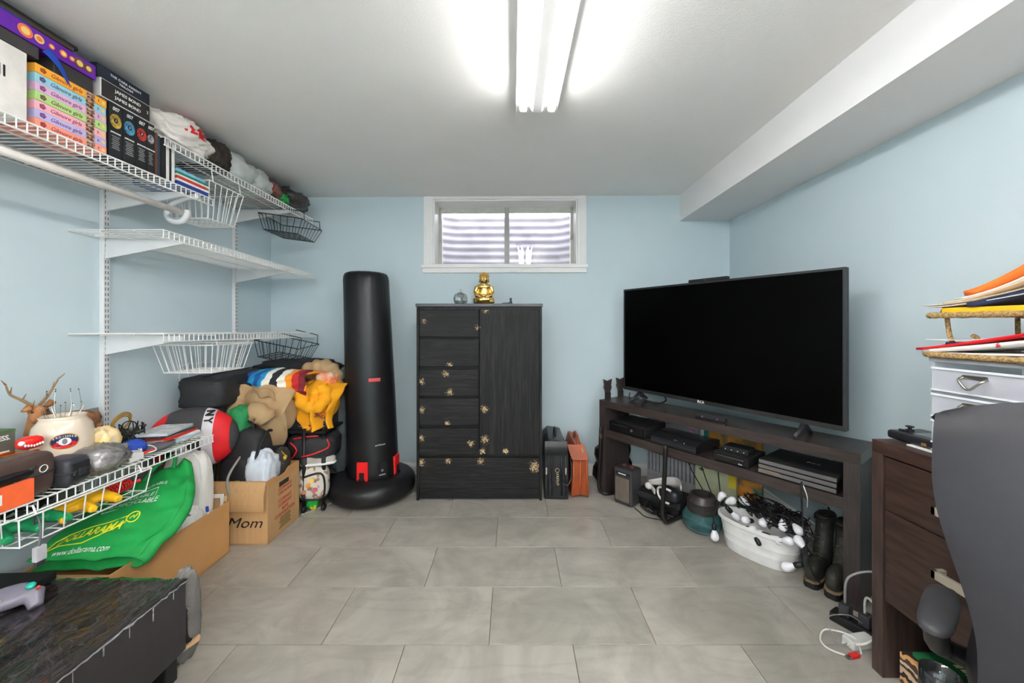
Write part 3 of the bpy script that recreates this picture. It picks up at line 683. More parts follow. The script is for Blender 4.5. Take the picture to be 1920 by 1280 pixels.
for i, (c, h, dy, nm) in enumerate((((34, 62, 140), .02, 0, 'thick royal blue'), ((236, 232, 226), .01, .01, 'white'), ((206, 52, 46), .012, -.012, 'red'), ((228, 226, 222), .008, .004, 'cream'), ((46, 130, 96), .009, -.004, 'green'), ((120, 190, 222), .013, -.02, 'sky blue printed'))):
    d = thing('paperback', nm + ' book in the flat pile at the end of the high shelf', 'book', (-1.495, 1.703, zb_), group='flat books on the high shelf')
    box('cover', mat('book_%d' % i, S(*c), .45, var=.12), d, -.2, 0, 0, .175 + dy, 0, h, .001); box('pages', PAPER, d, -.198, -.002, .172 + dy, .1756 + dy, .0015, h - .0015); zb_ += h + .0006

# ------------------------------------------------------------------ bags on the highest shelf
def lump(name, label, cat, c, r, mt, seed=1, base=None, **kw):
    o = bpy.data.objects.new('x', None); z0 = c[2] - r[2] if base is None else base
    m = MB(); m.cloth((0, 0, c[2] - z0), r, seed, floor=0, **kw); bpy.data.objects.remove(o)
    ob = m.build(name, mt, smooth=True); ob.location = (c[0], c[1], z0)
    if label: tag(ob, label, cat)
    return ob
WBAG = mat('white_bag_film', S(226, 220, 214), .4, var=.05, alpha=1, scale=9)
CLR = mat('clear_bag_film', S(206, 212, 210), .3, var=.08, alpha=.75, scale=20)
ZT = 1.967
o = lump('plastic_bag', 'white plastic shopping bag with red print next to the film cases', 'plastic bag', (-1.62, 1.8, 2.045), (.13, .15, .085), WBAG, 3, ZT, amp=.3, fold=.1, n=90, m=60)
o.data.materials.append(RED)
for p in o.data.polygons:      # scattered red lettering printed on the film
    q = p.center
    if q.x > .02 and q.z > .075 and abs(q.y) < .07 and noise.noise(Vector((q.y * 60, q.z * 22, q.x * 20))) > .12: p.material_index = 1
lump('dark_bundle', 'dark brown bristly bundle wedged between the plastic bags', 'bundle', (-1.62, 2.0, 2.04), (.12, .075, .085), mat('dark_bristle', S(64, 56, 48), .8, col2=S(28, 26, 24), stretch=(4, 60, 8), scale=3), 5, ZT, fold=.16, ff=22, fdir=(.2, 1, .1))
lump('plastic_bag', 'thin greenish white plastic bag in the middle of the highest shelf', 'plastic bag', (-1.63, 2.15, 2.035), (.135, .12, .085), CLR, 8, ZT, amp=.22, fold=.12)
lump('plastic_bag', 'pale translucent plastic bag beside the dark red bag', 'plastic bag', (-1.63, 2.33, 2.03), (.135, .11, .08), CLR, 11, ZT, amp=.24, fold=.14)
lump('plastic_bag', 'dark red and brown filled plastic bag on the highest shelf', 'plastic bag', (-1.64, 2.48, 2.025), (.13, .1, .075), mat('reddish_bag', S(150, 90, 78), .35, col2=S(58, 50, 48), scale=22), 13, ZT, amp=.22)
lump('foil_bag', 'shiny green foil bag on the highest shelf', 'bag', (-1.55, 2.53, 1.995), (.06, .055, .04), mat('green_foil', S(40, 140, 66), .25, .3, var=.3), 15, ZT, amp=.25)
lump('trash_bag', 'crumpled black plastic bag at the far end of the highest shelf', 'plastic bag', (-1.62, 2.68, 2.03), (.15, .13, .085), mat('black_bag_film', S(74, 68, 66), .3, col2=S(34, 32, 33), scale=16), 17, ZT, amp=.25, fold=.14, ff=16)
# ------------------------------------------------------------------ clutter on the low shelf
ZL = .621
def remesh(o, vox, it=4):
    r = o.modifiers.new('r', 'REMESH'); r.mode = 'VOXEL'; r.voxel_size = vox; r.use_smooth_shade = True
    s = o.modifiers.new('s', 'SMOOTH'); s.factor = .5; s.iterations = it; return o
FUR = mat('deer_fur', S(176, 120, 74), .75, col2=S(112, 70, 42), scale=16, bump=.2, bscale=200)
HORN = mat('antler_bone', S(150, 122, 90), .6, var=.2)
de = thing('deer_figurine', 'brown antlered deer figurine standing against the left wall', 'figurine', (-1.80, 1.528, ZL)); de.scale = (1.05, 1.05, 1.05)
m = MB(); V = lambda x, y, z: (x + 1.72, y - 1.46, z - ZL)
m.ell(V(-1.735, 1.5, .745), (.05, .1, .055), 20, 14); m.ell(V(-1.73, 1.415, .745), (.046, .05, .065), 16, 12)
m.tube([V(-1.73, 1.41, .74), V(-1.71, 1.385, .785), V(-1.70, 1.372, .822)], [.05, .036, .026], 12)
m.ell(V(-1.694, 1.365, .828), (.026, .026, .024), 16, 10); m.tube([V(-1.69, 1.36, .826), V(-1.665, 1.335, .81), V(-1.652, 1.322, .803)], [.022, .016, .011], 12)
for x, y in ((-1.70, 1.4), (-1.755, 1.41), (-1.705, 1.565), (-1.76, 1.57)): m.tube([V(x, y, .73), V(x, y + .004, .68), V(x, y - .004, .65), V(x, y, ZL + .004)], [.018, .011, .008, .009], 8)
m.tube([V(-1.735, 1.59, .77), V(-1.735, 1.61, .745)], [.012, .006], 8)
remesh(m.build('body', FUR, de), .0042)
for s, tip in ((-1, (1.32, .838)), (1, (1.42, .852))):
    e = MB(); b0_ = Vector(V(-1.70, 1.365 + s * .018, .84)); t_ = Vector(V(-1.70, tip[0], tip[1])); mid_ = (b0_ + t_) / 2 + Vector((.008, 0, .008))
    e.tube([b0_, mid_, t_], [.006, .013, .002], 8); e.build('ear', FUR, de, smooth=True)
    an = MB(); q = [Vector(V(-1.705, 1.367 + s * .01, .85)), Vector(V(-1.71, 1.367 + s * .035, .875)), Vector(V(-1.72, 1.367 + s * .06, .90)), Vector(V(-1.715, 1.367 + s * .075, .935))]
    an.tube(smooth_path(q, 4), [.005] * 5 + [.004] * 4 + [.003] * 3 + [.0015], 6)
    for k, (dy, dz) in enumerate(((-.006, .022), (.0, .026), (.016, .018))):
        p = q[1 + k % 3]; an.tube([p, p + Vector((.006, s * dy, dz))], [.003, .001], 5)
    an.tube([q[0], q[0] + Vector((.012, s * .004, .022))], [.003, .001], 5)
    an.build('antler', HORN, de, smooth=True)
    MB().ell(V(-1.675 + s * .003, 1.352 + s * .018, .832), (.004, .004, .004), 8, 6).build('eye', BLACK, de, smooth=True)
# stoneware jar
jr = thing('stoneware_jar', 'cream stoneware jar with an oval beer crest', 'jar', (-1.64, 1.393, ZL))
CRM = mat('cream_glaze', S(216, 200, 180), .18, var=.04, scale=5, coat=.4)
MB().lathe([(.0, .0), (.07, 0), (.077, .008), (.079, .03), (.079, .15), (.074, .178), (.062, .195), (.058, .205), (.061, .212), (.056, .214), (.053, .2), (.066, .17), (.07, .03), (0, .02)], 36, cap=False).build('body', CRM, jr, smooth=True)
ca = atan2(-1.41, 1.66) + .05
JZ = .13
def onjar(a, z, r=.0795): return frame_m((r * cos(a), r * sin(a), z), (-sin(a), cos(a), 0), (0, 0, 1))
M = onjar(ca, .105)
for rx, rz, d0, cm in ((.036, .028, .0004, mat('crest_gold', S(200, 150, 80), .4)), (.033, .025, .001, mat('crest_blue', S(40, 46, 88), .4)), (.03, .012, .0016, RED), (.015, .013, .0022, PAPER), (.006, .010, .0028, mat('crest_grey', S(120, 120, 130), .5))):
    mm = MB()
    n = 28; pts = []
    for i in range(n):
        t = 2 * pi * i / n; zz = rz * sin(t) - (.012 if cm is RED else 0); a = ca + rx * cos(t) / .0795
        pts.append(Vector(((.0795 + d0) * cos(a), (.0795 + d0) * sin(a), .132 + zz)))
    cc = Vector(((.0795 + d0) * cos(ca), (.0795 + d0) * sin(ca), .132 - (.012 if cm is RED else 0)))
    mm.add([cc] + pts, [(0, 1 + i, 1 + (i + 1) % n) for i in range(n)]); mm.build('crest', cm, jr)
for i, ch in enumerate('ERDINGER'):
    t = (i - 3.5) * .0072; a = ca + t / .0795; lettering(ch, .0095, INKW, jr, ((.0818) * cos(a), .0818 * sin(a), .150 - t * t * 9), (-sin(a), cos(a), 0), U_)
hm = thing('head_massager', 'wire head massager with beaded tips standing in the stoneware jar', 'massager', (-1.64, 1.393, .7))
MB().tube([(0, 0, -.05), (0, 0, .07)], .006, 8).build('handle', DARK, hm)
for i in range(12):
    a = 2 * pi * i / 12 + .2; r = .03 + .02 * (i % 3) / 2; h_ = .225 if i % 2 else .175
    w_ = MB().tube(smooth_path([(0, 0, .06), (r * .6 * cos(a), r * .6 * sin(a), .11), (r * 1.1 * cos(a), r * 1.1 * sin(a), .16), (r * .95 * cos(a), r * .95 * sin(a), h_)], 4), .0008, 4).build('prong', STEEL, hm)
    MB().ell((r * .95 * cos(a), r * .95 * sin(a), h_), (.002, .002, .002), 8, 6).build('bead', BLACK, w_, smooth=True)
# stout gift box
gb = thing('beer_gift_box', 'dark green beer gift box behind the orange track', 'box', (-1.66, 1.245, ZL))
box('carton', mat('stout_grey', S(92, 92, 84), .5, var=.08), gb, -.1, 0, -.2, .03, 0, .196, .002); box('lid_band', mat('stout_green', S(70, 96, 58), .5), gb, -.1, .0006, -.2, .0305, .187, .197, .001)
lettering('GUINNESS.', .022, INKW, gb, (.0012, -.03, .172), R_, U_, bold=.0004, sx=.85)
MB().box(0, .001, -.02, .012, .085, .115).build('pint_print', INKK, gb); MB().box(0, .0012, -.022, .014, .115, .13).build('foam_print', PAPER, gb)
# small coloured things
rt = thing('red_toy_teeth', 'shiny red toy jaw with white teeth on the orange track', 'toy', (-1.60, 1.265, .752), -.2)
m = MB(); m.ell((0, 0, .022), (.022, .03, .021), 20, 12, 2.8, disp=lambda d: 1 + .08 * noise.noise(d * 2)); m.build('jaw', mat('glossy_red', S(226, 40, 32), .2), rt, smooth=True)
for i in range(7): MB().ell((.0205, -.02 + .0067 * i, .013 + .0015 * abs(i - 3)), (.004, .0032, .0045), 8, 6).build('tooth', PAPER, rt, smooth=True)
MB().ell((.015, -.026, .026), (.008, .008, .008), 12, 8).build('nose', PAPER, rt, smooth=True)
ot = thing('orange_track', 'bright orange slotted plastic track lying across the low shelf', 'toy track', (-1.635, 1.0, .735))
ORG = mat('orange_plastic', S(245, 140, 22), .35)
m = MB(); m.sheet(lambda u, v: (-.05 + .07 * v - .02 * sin(u * 3), -.05 + .40 * u, .0 + .022 * sin(u * 4.2) + .004 * v), 24, 3, .012); m.build('strip', ORG, ot, .002)
for i in range(6):
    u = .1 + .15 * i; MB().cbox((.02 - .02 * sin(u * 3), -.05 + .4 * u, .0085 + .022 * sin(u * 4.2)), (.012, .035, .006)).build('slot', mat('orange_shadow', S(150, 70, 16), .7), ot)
for x in (-.03, .012):
    MB().box(x - .004, x + .004, .06, .3, -.112, -.005).build('rib', mat('purple_plastic', S(70, 50, 130), .4), ot)
def hard_case(label, loc, rz, d, mt, tilt):
    t = thing('zip_case', label, 'case', loc, rot=(0, tilt, rz))
    x, y, z = d; m = MB(); m.ell((0, 0, z / 2), (x / 2, y / 2, z / 2), 32, 14, 5); m.build('shell', mt, t, smooth=True)
    pts = [(x / 2 * 1.005 * math.copysign(abs(cos(a)) ** .4, cos(a)), y / 2 * 1.005 * math.copysign(abs(sin(a)) ** .4, sin(a)), z / 2) for a in [2 * pi * i / 40 for i in range(40)]]
    MB().tube(pts, .004, 6, True).build('zipper', DARK, t)
    MB().tube([(x / 2 + .002, -.02, z / 2), (x / 2 + .012, -.035, z / 2 - .005)], .0025, 6).build('zip_pull', STEEL, t); return t
bc = hard_case('brown and black zipped case leaning at the low shelf edge', (-1.53, 1.16, ZL), .05, (.075, .2, .14), mat('brown_case', S(78, 62, 56), .35, var=.2), 0)
MB().tube(arc((.0385, .055, .085), .011, 0, 2 * pi, 16, (0, 1, 0)), .0014, 5).build('round_logo', PAPER, bc)
bc = hard_case('open black padded case behind the brown case', (-1.525, 1.30, ZL), .1, (.1, .085, .095), mat('black_case', S(50, 50, 56), .45), 0)
box('pocket', MATTE, bc, .04, .052, -.03, .03, .02, .075, .003); box('clip', DARK, bc, .05, .058, -.01, .012, .03, .055, .002)
nb = thing('shoe_box', 'small orange cardboard box at the front of the low shelf', 'box', (-1.49, 1.18, ZL))
box('carton', mat('orange_card', S(236, 100, 52), .6), nb, -.03, .012, -.3, 0, 0, .07, .001); box('white_mark', PAPER, nb, .012, .0126, -.09, -.075, .02, .05)
rmt = thing('remote_control', 'dark glossy handset lying on the orange box', 'remote', (-1.5, 1.13, .693), .15)
MB().ell((0, 0, .014), (.02, .075, .014), 20, 10, 3).build('shell', BLACK, rmt, smooth=True); MB().ell((.005, .06, .024), (.014, .016, .008), 14, 8).build('lens', DARK, rmt, smooth=True)
# bags, ball, plugs
CELLO = glass_thin('clear_cellophane', (.95, .95, .96), .1, .22, .12)
gz = lump('clear_bag', 'clear plastic bag of small parts on the low shelf', 'plastic bag', (-1.535, 1.415, .665), (.07, .075, .05), CELLO, 21, ZL, amp=.3, fold=.12)
o = lump('clear_bag_content', None, None, (0, 0, .04), (.05, .06, .033), mat('mixed_parts', S(150, 142, 140), .5, col2=S(206, 200, 196), scale=40), 22, .003, amp=.3); o.name = 'packed_parts'; o.parent = gz; o.location = (0, 0, .003)
lump('snack_bag', 'crumpled yellow snack bag beside the stoneware jar', 'bag', (-1.60, 1.49, .69), (.045, .05, .07), mat('yellow_bag', S(238, 196, 84), .35, col2=S(232, 222, 206), scale=14), 24, ZL, amp=.25)
bl = thing('yarn_ball', 'royal blue ball on the low shelf among the cables', 'ball', (-1.565, 1.575, ZL)); MB().ell((0, 0, .035), (.045, .042, .035), 24, 14).build('ball', mat('royal_blue', S(36, 70, 170), .6, bump=.3, bscale=90), bl, smooth=True)
MB().tube(smooth_path(tangle((.03, -.02, .03), (.03, .035, .008), 2, 4, 9), 1), .0028, 6).build('white_ring', WCORD, bl, smooth=True)
cb = thing('cable_bundle', 'tangled black cable looped over the low shelf', 'cable', (-1.65, 1.64, .68)); MB().tube(tangle((0, 0, .01), (.07, .085, .045), 5, 7), .0024, 5).build('cord', CORD, cb, smooth=True)
MB().tube([(.0, .0, .01), (.03, .04, .02)], .008, 8).build('plug', BLACK, cb)
cb = thing('cable_bundle', 'brass coloured coiled cable beside the wall standard', 'cable', (-1.72, 1.68, .70)); MB().tube([p for k in range(3) for p in arc((0, 0, .03 + .005 * k), .035 + .003 * k, 0, 2 * pi, 14, (0, 1, 0), (.3, 0, .9))], .0035, 6).build('cord', mat('brass_cord', S(170, 128, 60), .4), cb, smooth=True); MB().box(-.02, .02, -.05, .06, -.079, -.005).build('holder', mat('olive_card', S(104, 110, 88), .7), cb)
wc = thing('white_charger', 'white wall charger with red plug on the low shelf', 'charger', (-1.515, 1.52, ZL)); MB().box(-.02, .02, -.03, .03, 0, .028).build('adapter', PAPER, wc, .004); MB().tube(smooth_path([(.0, .03, .014), (.03, .07, .02), (-.02, .1, .03), (-.03, .05, .04), (.01, .03, .03)], 5), .0028, 6).build('cord', WCORD, wc, smooth=True); MB().tube([(.01, .03, .02), (.02, .075, .018)], .006, 8).build('red_plug', RED, wc)
gp = thing('game_pad', 'grey game controller with a cable on the low shelf', 'controller', (-1.535, 1.665, ZL)); MB().ell((0, 0, .016), (.035, .07, .016), 24, 10, 2.4).build('body', mat('grey_pad', S(96, 96, 100), .45), gp, smooth=True); MB().tube([(.02, .07, .015), (.03, .1, .012), (.02, .14, .012)], .003, 6).build('cord', WCORD, gp, smooth=True); MB().ell((.01, .02, .032), (.008, .008, .006), 10, 6).build('button', mat('amber', S(232, 170, 50), .4), gp, smooth=True)
np_ = thing('leaflet', 'white printed leaflet leaning on the wall behind the jar', 'leaflet', (-1.855, 1.63, ZL), rot=(0, -.12, 0)); box('sheet', PAPER, np_, 0, .003, 0, .09, 0, .15); box('backing', mat('grey_board', S(128, 128, 126), .8), np_, -.006, 0, .0, .1, 0, .17)
for k in range(8): box('text_line', mat('pale_ink', S(170, 172, 178), .7), np_, .003, .0034, .012, .075 - .008 * (k % 3), .03 + .013 * k, .033 + .013 * k)
zc = ZL
for i, (c, a, nm) in enumerate((((214, 206, 190), .0, 'cream'), ((180, 206, 220), .08, 'pale blue'), ((228, 228, 226), -.1, 'white'), ((206, 44, 40), .14, 'red'), ((70, 74, 78), -.05, 'slate'), ((192, 196, 198), .2, 'silver'))):
    d = thing('game_case', nm + ' game case in the pile at the end of the low shelf', 'game case', (-1.585 + .008 * (i % 2), 1.79 - .012 * i, zc), a, group='game cases on the low shelf')
    box('case', mat('gc_%d' % i, S(*c), .3, var=.1), d, -.065, .065, -.09, .09, 0, .011, .0015); box('cover_art', mat('gc_art_%d' % i, S(*[int(q * .8) for q in c]), .35, col2=S(220, 220, 220), scale=30), d, -.058, .058, -.083, .083, .011, .0115); zc += .0118
# controllers in the hanging basket
def trident(label, loc, rz, mt, tilt=0):
    t = thing('game_controller', label, 'controller', loc, rot=(tilt, 0, rz), group='controllers in the wire basket')
    m = MB(); m.ell((0, 0, .022), (.045, .085, .02), 24, 10, 2.6)
    for y in (-.062, 0, .062): m.tube([(.01, y * .9, .02), (.055, y * 1.02, .018), (.095, y * 1.12, .013)], [.022, .018, .013], 10)
    remesh(m.build('body', mt, t), .004, 6)
    MB().lathe([(.014, .036), (.015, .044), (.007, .046), (.006, .056), (.010, .06), (.002, .062)], 14).build('stick', DARK, t, smooth=True)
    for (x, y, c) in ((-.012, .05, (40, 80, 190)), (.008, .062, (40, 150, 70)), (-.01, .072, (220, 190, 60)), (-.012, -.052, (60, 60, 62)), (0, .005, (200, 40, 40))):
        MB().ell((x, y, .041), (.006, .006, .004), 10, 6).build('button', mat('btn_%d_%d' % (c[0], c[1]), S(*c), .35), t, smooth=True)
    return t
trident('green three-handled game controller in the hanging basket', (-1.60, 1.24, .497), -.2, mat('green_pad', S(30, 148, 92), .35))
trident('yellow three-handled game controller in the hanging basket', (-1.565, 1.38, .5), -.35, mat('yellow_pad', S(238, 180, 30), .35), .1)
rc = thing('cable_bundle', 'red bundled cable at the end of the hanging basket', 'cable', (-1.56, 1.49, .497)); MB().tube([Vector((0, -.04 + .006 * i / 4, .02)) + Vector((.022 * cos(i * .8), 0, .018 * sin(i * .8))) for i in range(70)], .0035, 6).build('coil', RED, rc, smooth=True); MB().tube([(.0, .06, .02), (.02, .09, .024)], .008, 8).build('plug', RED, rc)
kc = thing('cable_bundle', 'black curly cable heaped behind the yellow controller', 'cable', (-1.72, 1.36, .497)); MB().tube(tangle((0, 0, .035), (.07, .14, .03), 7, 12), .003, 5).build('cord', CORD, kc, smooth=True); MB().ell((0, .08, .03), (.05, .05, .028), 18, 10, 3).build('adapter', mat('grey_adapter', S(104, 106, 110), .5), kc, smooth=True)
pk = thing('memory_plug', 'pale grey cable plug dangling from the hanging basket', 'plug', (-1.452, 1.172, .44)); MB().box(-.008, .008, -.014, .014, 0, .045).build('shell', mat('pale_grey_plastic', S(188, 186, 190), .4), pk, .004); MB().box(-.005, .005, -.011, .011, -.014, 0).build('connector', DARK, pk); MB().tube(smooth_path([(0, 0, .045), (-.01, .01, .1), (-.05, .03, .13), (-.08, .05, .07)], 5), .003, 6).build('cord', mat('grey_cord', S(90, 90, 94), .5), pk, smooth=True)

# ------------------------------------------------------------------ cardboard boxes and what they hold
CARD = mat('brown_cardboard', S(196, 146, 92), .8, var=.05, scale=6, bump=.05, bscale=300)
CARD2 = mat('tan_cardboard', S(190, 150, 104), .8, var=.06, scale=5, stretch=(30, 30, 1))
def open_box(name, label, x0, x1, y0, y1, h, mt, t=.006, hs=None):
    hs = hs or (h, h, h, h)     # near, right, far, left heights
    o = thing(name, label, 'box', ((x0 + x1) / 2, y0, 0)); a = (x1 - x0) / 2; L_ = y1 - y0
    box('near_side', mt, o, -a, a, 0, t, .004, hs[0]); box('far_side', mt, o, -a, a, L_ - t, L_, .004, hs[2])
    box('left_side', mt, o, -a, -a + t, t, L_ - t, .004, hs[3]); r = box('right_side', mt, o, a - t, a, t, L_ - t, .004, hs[1]); box('bottom', mt, o, -a, a, 0, L_, .001, .006)
    return o, a, L_
b1, a, L_ = open_box('cardboard_box', 'long low cardboard box holding the green shopping bag', -1.79, -1.446, 1.37, 1.95, .262, CARD, hs=(.262, .262, .262, .262))
MB().sheet(lambda u, v: (-a + 2 * a * u, -.055 * v, .262 + .028 * v), 4, 2, .005).build('flap', CARD2, b1)
b2, a2, L2 = open_box('cardboard_box', 'cardboard box with a flap and a black handwritten word', -1.75, -1.29, 2.013, 2.31, .342, CARD2, hs=(.335, .3, .342, .342))
M = frame_m((a2, 0, 0), (0, 1, 0), (0, 0, 1))
MB().prism([(0.006, .3), (.006, .337), (.06, .338), (.1, .322), (.16, .325), (.19, .345), (.29, .345), (.29, .3)], -.006, 0, M).build('right_rim', CARD, b2)
MB().box(a2 - .001, a2 + .0006, .1, .19, .262, .288).build('hand_hole', mat('hole_dark', S(60, 44, 32), .9), b2)
MB().sheet(lambda u, v: (-a2 + 2 * a2 * u, -.012 - .022 * sin(v * 2.2), .336 - .145 * v), 4, 8, .005).build('flap', CARD2, b2)
lettering('Mom', .075, INKK, b2, (a2 - .125, -.0008, .115), shear=.35, sx=1.2)
RI = mat('red_ink', S(176, 62, 48), .7)
lettering('COMPANY', .026, RI, b2, (a2 + .0007, .155, .248), (0, 1, .0), (0, 0, 1)); lettering('CORPORATION', .018, RI, b2, (a2 + .0007, .155, .225), (0, 1, 0), (0, 0, 1))
for k, s_ in enumerate(('COMPANY', 'COMPANY', 'BEAR', 'CORPORATION')): lettering(s_, .026, RI, b2, (a2 + .0007, .155, .185 - .026 * k), (0, 1, 0), (0, 0, 1))
for k in range(6): box('text_line', mat('olive_ink', S(110, 92, 52), .8), b2, a2, a2 + .0006, .1 + .006 * (k % 3), .21 - .008 * (k % 2), .03 + .011 * k, .036 + .011 * k)
# green reusable shopping bag
GRN = mat('green_nonwoven', S(18, 146, 66), .65, var=.08, scale=12, bump=.25, bscale=500)
cC, cD, cB, cA = Vector((-1.40, 1.415, .30)), Vector((-1.765, 1.385, .305)), Vector((-1.505, 1.75, .545)), Vector((-1.83, 1.66, .37))
def gfn(u, v):
    p = (cD * (1 - u) + cC * u) * (1 - v) + (cA * (1 - u) + cB * u) * v
    edge = u ** 3
    p = p + Vector((.085 * edge * sin(pi * v), .0, .05 * sin(pi * v) * sin(pi * u) * .7))
    p.z += .012 * noise.noise(Vector((u * 4, v * 4, 2))) + .02 * edge * noise.noise(Vector((u * 9, v * 9, 5))) + .018 * max(0, v - .55) * sin(u * 21 + v * 5)
    return p
gbag = thing('shopping_bag', 'bright green reusable shopping bag slumped over the cardboard box', 'bag', (0, 0, 0))
MB().sheet(gfn, 44, 40, .004).build('front_panel', GRN, gbag, smooth=True)
MB().sheet(lambda u, v: Vector(gfn(u, v)) + Vector((-.02, .03, -.055 - .03 * sin(pi * u) * sin(pi * v))), 30, 30, .004).build('back_panel', GRN, gbag, smooth=True)
MB().sheet(lambda u, v: Vector(gfn(1, v)) * (1 - u) + (Vector(gfn(1, v)) + Vector((-.02, .03, -.055))) * u + Vector((.03 * sin(pi * u), 0, 0)), 8, 30, .004).build('gusset', GRN, gbag, smooth=True)
MB().tube(smooth_path([gfn(.55, .98), Vector(gfn(.62, 1)) + Vector((.01, .03, .05)), Vector(gfn(.78, 1)) + Vector((.02, .03, .045)), gfn(.88, .98)], 6), .008, 8).build('handle', GRN, gbag, smooth=True)
def wrap_text(s, size, mt, u0, v0, su, sv, slope=0, shear=.25, bold=0, name='lettering'):
    o = lettering(s, size, mt, gbag, (0, 0, 0), (1, 0, 0), (0, 1, 0), shear=shear, ext=0, bold=bold, name=name)
    for vtx in o.data.vertices:
        x, y = vtx.co.x, vtx.co.y; u = u0 + x * su; v = v0 + y * sv + slope * x
        p = Vector(gfn(u, v)); e = .004; n = (Vector(gfn(u + e, v)) - p).cross(Vector(gfn(u, v + e)) - p).normalized(); vtx.co = p + n * .0035
    return o
YEL = mat('yellow_ink', S(238, 226, 40), .6, var=0)
wrap_text('DOLLARAMA', .05, YEL, .42, .235, 1.7, 2.3, .3, bold=.0012)
fr_ = MB()
def gpt(u, v):
    p = Vector(gfn(u, v)); e = .004; n = (Vector(gfn(u + e, v)) - p).cross(Vector(gfn(u, v + e)) - p).normalized(); return p + n * .003
ol = [(.08, .1), (.2, .14), (.42, .13), (.62, .25), (.68, .31), (.66, .38), (.56, .33), (.4, .31), (.22, .29), (.12, .24)]
fr_.tube([gpt(*q) for q in ol], .0022, 5, True); fr_.tube([gpt(.71 + .045 * cos(t), .37 + .055 * sin(t)) for t in [2 * pi * i / 16 for i in range(16)]], .0022, 5, True); fr_.tube([gpt(.69, .35), gpt(.71, .39), gpt(.72, .36), gpt(.735, .40)], .002, 5)
fr_.build('logo_outline', YEL, gbag)
wrap_text('www.dollarama.com', .026, INKW, .45, .07, 2.3, 2.6, .15); wrap_text("I'M REUSABLE", .026, INKW, .60, .60, 2.2, 2.6, .2); wrap_text('AND RECYCLABLE', .024, INKW, .60, .53, 2.2, 2.6, .2); wrap_text('JE SUIS REUTILISABLE', .02, INKW, .64, .72, 2.2, 2.6, .2)
fr_ = MB(); fr_.tube([gpt(*q) for q in ((.40, .46), (.40, .6), (.79, .69), (.79, .55))], .0012, 4, True); fr_.build('text_frame', INKW, gbag)
# things in the long box
wp = thing('paper_bag', 'white crumpled paper bag standing in the long cardboard box', 'bag', (-1.58, 1.86, .03)); m = MB(); m.cloth((0, 0, .26), (.10, .05, .25), 31, .1, 2.5, fold=.05, p=4); m.build('body', mat('white_paper_bag', S(226, 222, 216), .6, var=.03), wp, smooth=True)
lump('work_gloves', 'white and yellow cloth gloves heaped in the long cardboard box', 'gloves', (-1.49, 1.62, .22), (.035, .10, .09), mat('glove_cloth', S(228, 224, 214), .8, col2=S(226, 190, 60), lo=.55, hi=.6, scale=14), 33, .12, amp=.25)
lump('crumpled_shirt', 'navy and white cloth in the long cardboard box', 'clothing', (-1.50, 1.76, .21), (.04, .07, .1), mat('navy_white_cloth', S(230, 228, 224), .8, col2=S(34, 50, 84), lo=.56, hi=.6, scale=11), 35, .08, amp=.25)
for i, (y, h_, c, nm) in enumerate(((1.87, .30, (150, 116, 80), 'brown'), (1.895, .31, (226, 222, 214), 'white'), (1.92, .29, (210, 186, 140), 'tan'))):
    d = thing('folder', nm + ' paper folder upright at the end of the long box', 'folder', (-1.475, y, .01), rot=(-.1, 0, .1), group='folders in the long box'); box('sheet', mat('fold_%d' % i, S(*c), .8), d, -.09, .02, 0, .004, 0, h_ - .01)
bm_ = thing('blue_marker', 'blue marker pen leaning in the long cardboard box', 'pen', (-1.462, 1.84, .2), rot=(.3, .15, 0)); MB().tube([(0, 0, 0), (0, 0, .08)], .006, 8).build('barrel', PAPER, bm_); MB().tube([(0, 0, .08), (0, 0, .105)], .0065, 8).build('cap', mat('blue_cap', S(40, 80, 180), .4), bm_)
# things in and on the second box
NYL = mat('black_nylon', S(38, 38, 41), .6, var=.15, scale=8, bump=.3, bscale=300)
bp_ = thing('backpack', 'black nylon backpack standing in the handwritten box', 'backpack', (-1.5, 2.165, .09), -.2)
m = MB(); m.ell((0, 0, .24), (.135, .085, .25), 32, 24, 3.2, disp=lambda d: 1 + .05 * noise.noise(d * 3)); m.build('body', NYL, bp_, smooth=True)
m = MB(); m.ell((.01, -.075, .2), (.105, .035, .15), 28, 18, 3.4); m.build('pocket', NYL, bp_, smooth=True)
for sx in (-1, 1): MB().tube(smooth_path([(sx * .09, .07, .46), (sx * .13, .0, .47), (sx * .135, -.07, .38), (sx * .12, -.095, .2)], 6), .008, 8).build('strap', MATTE, bp_, smooth=True)
MB().tube([(-.07, -.112, .215), (.06, -.112, .235)], .0025, 6).build('reflective_piping', mat('lime_piping', S(190, 196, 60), .5), bp_)
MB().tube(arc((0, -.0, .485), .04, 0, pi, 8), .007, 8).build('grab_loop', MATTE, bp_, smooth=True)
lump('crumpled_shirt', 'pale grey crumpled shirt spilling over the handwritten box', 'clothing', (-1.37, 2.1, .35), (.07, .075, .12), mat('pale_grey_cloth', S(198, 204, 214), .8, var=.06), 41, .2, amp=.2, fold=.14, ff=12)
lump('yellow_rag', 'yellow and dark cloth tucked behind the pale shirt', 'cloth', (-1.335, 2.2, .37), (.035, .06, .08), mat('yellow_dark_cloth', S(56, 50, 46), .8, col2=S(228, 190, 40), lo=.55, hi=.6, scale=12), 43, .2)
sp_ = thing('grey_strap', 'long grey webbing strap trailing down in front of the boxes', 'strap', (0, 0, 0))
pts = [at(497, 785, 2.3), at(478, 820, 2.2), at(455, 850, 2.1), at(432, 885, 2.0), at(426, 905, 1.985), at(430, 925, 1.985), at(436, 945, 1.985)]
MB().tube(smooth_path(pts, 6), .0065, 6).build('webbing', mat('grey_webbing', S(150, 144, 136), .8), sp_, smooth=True)
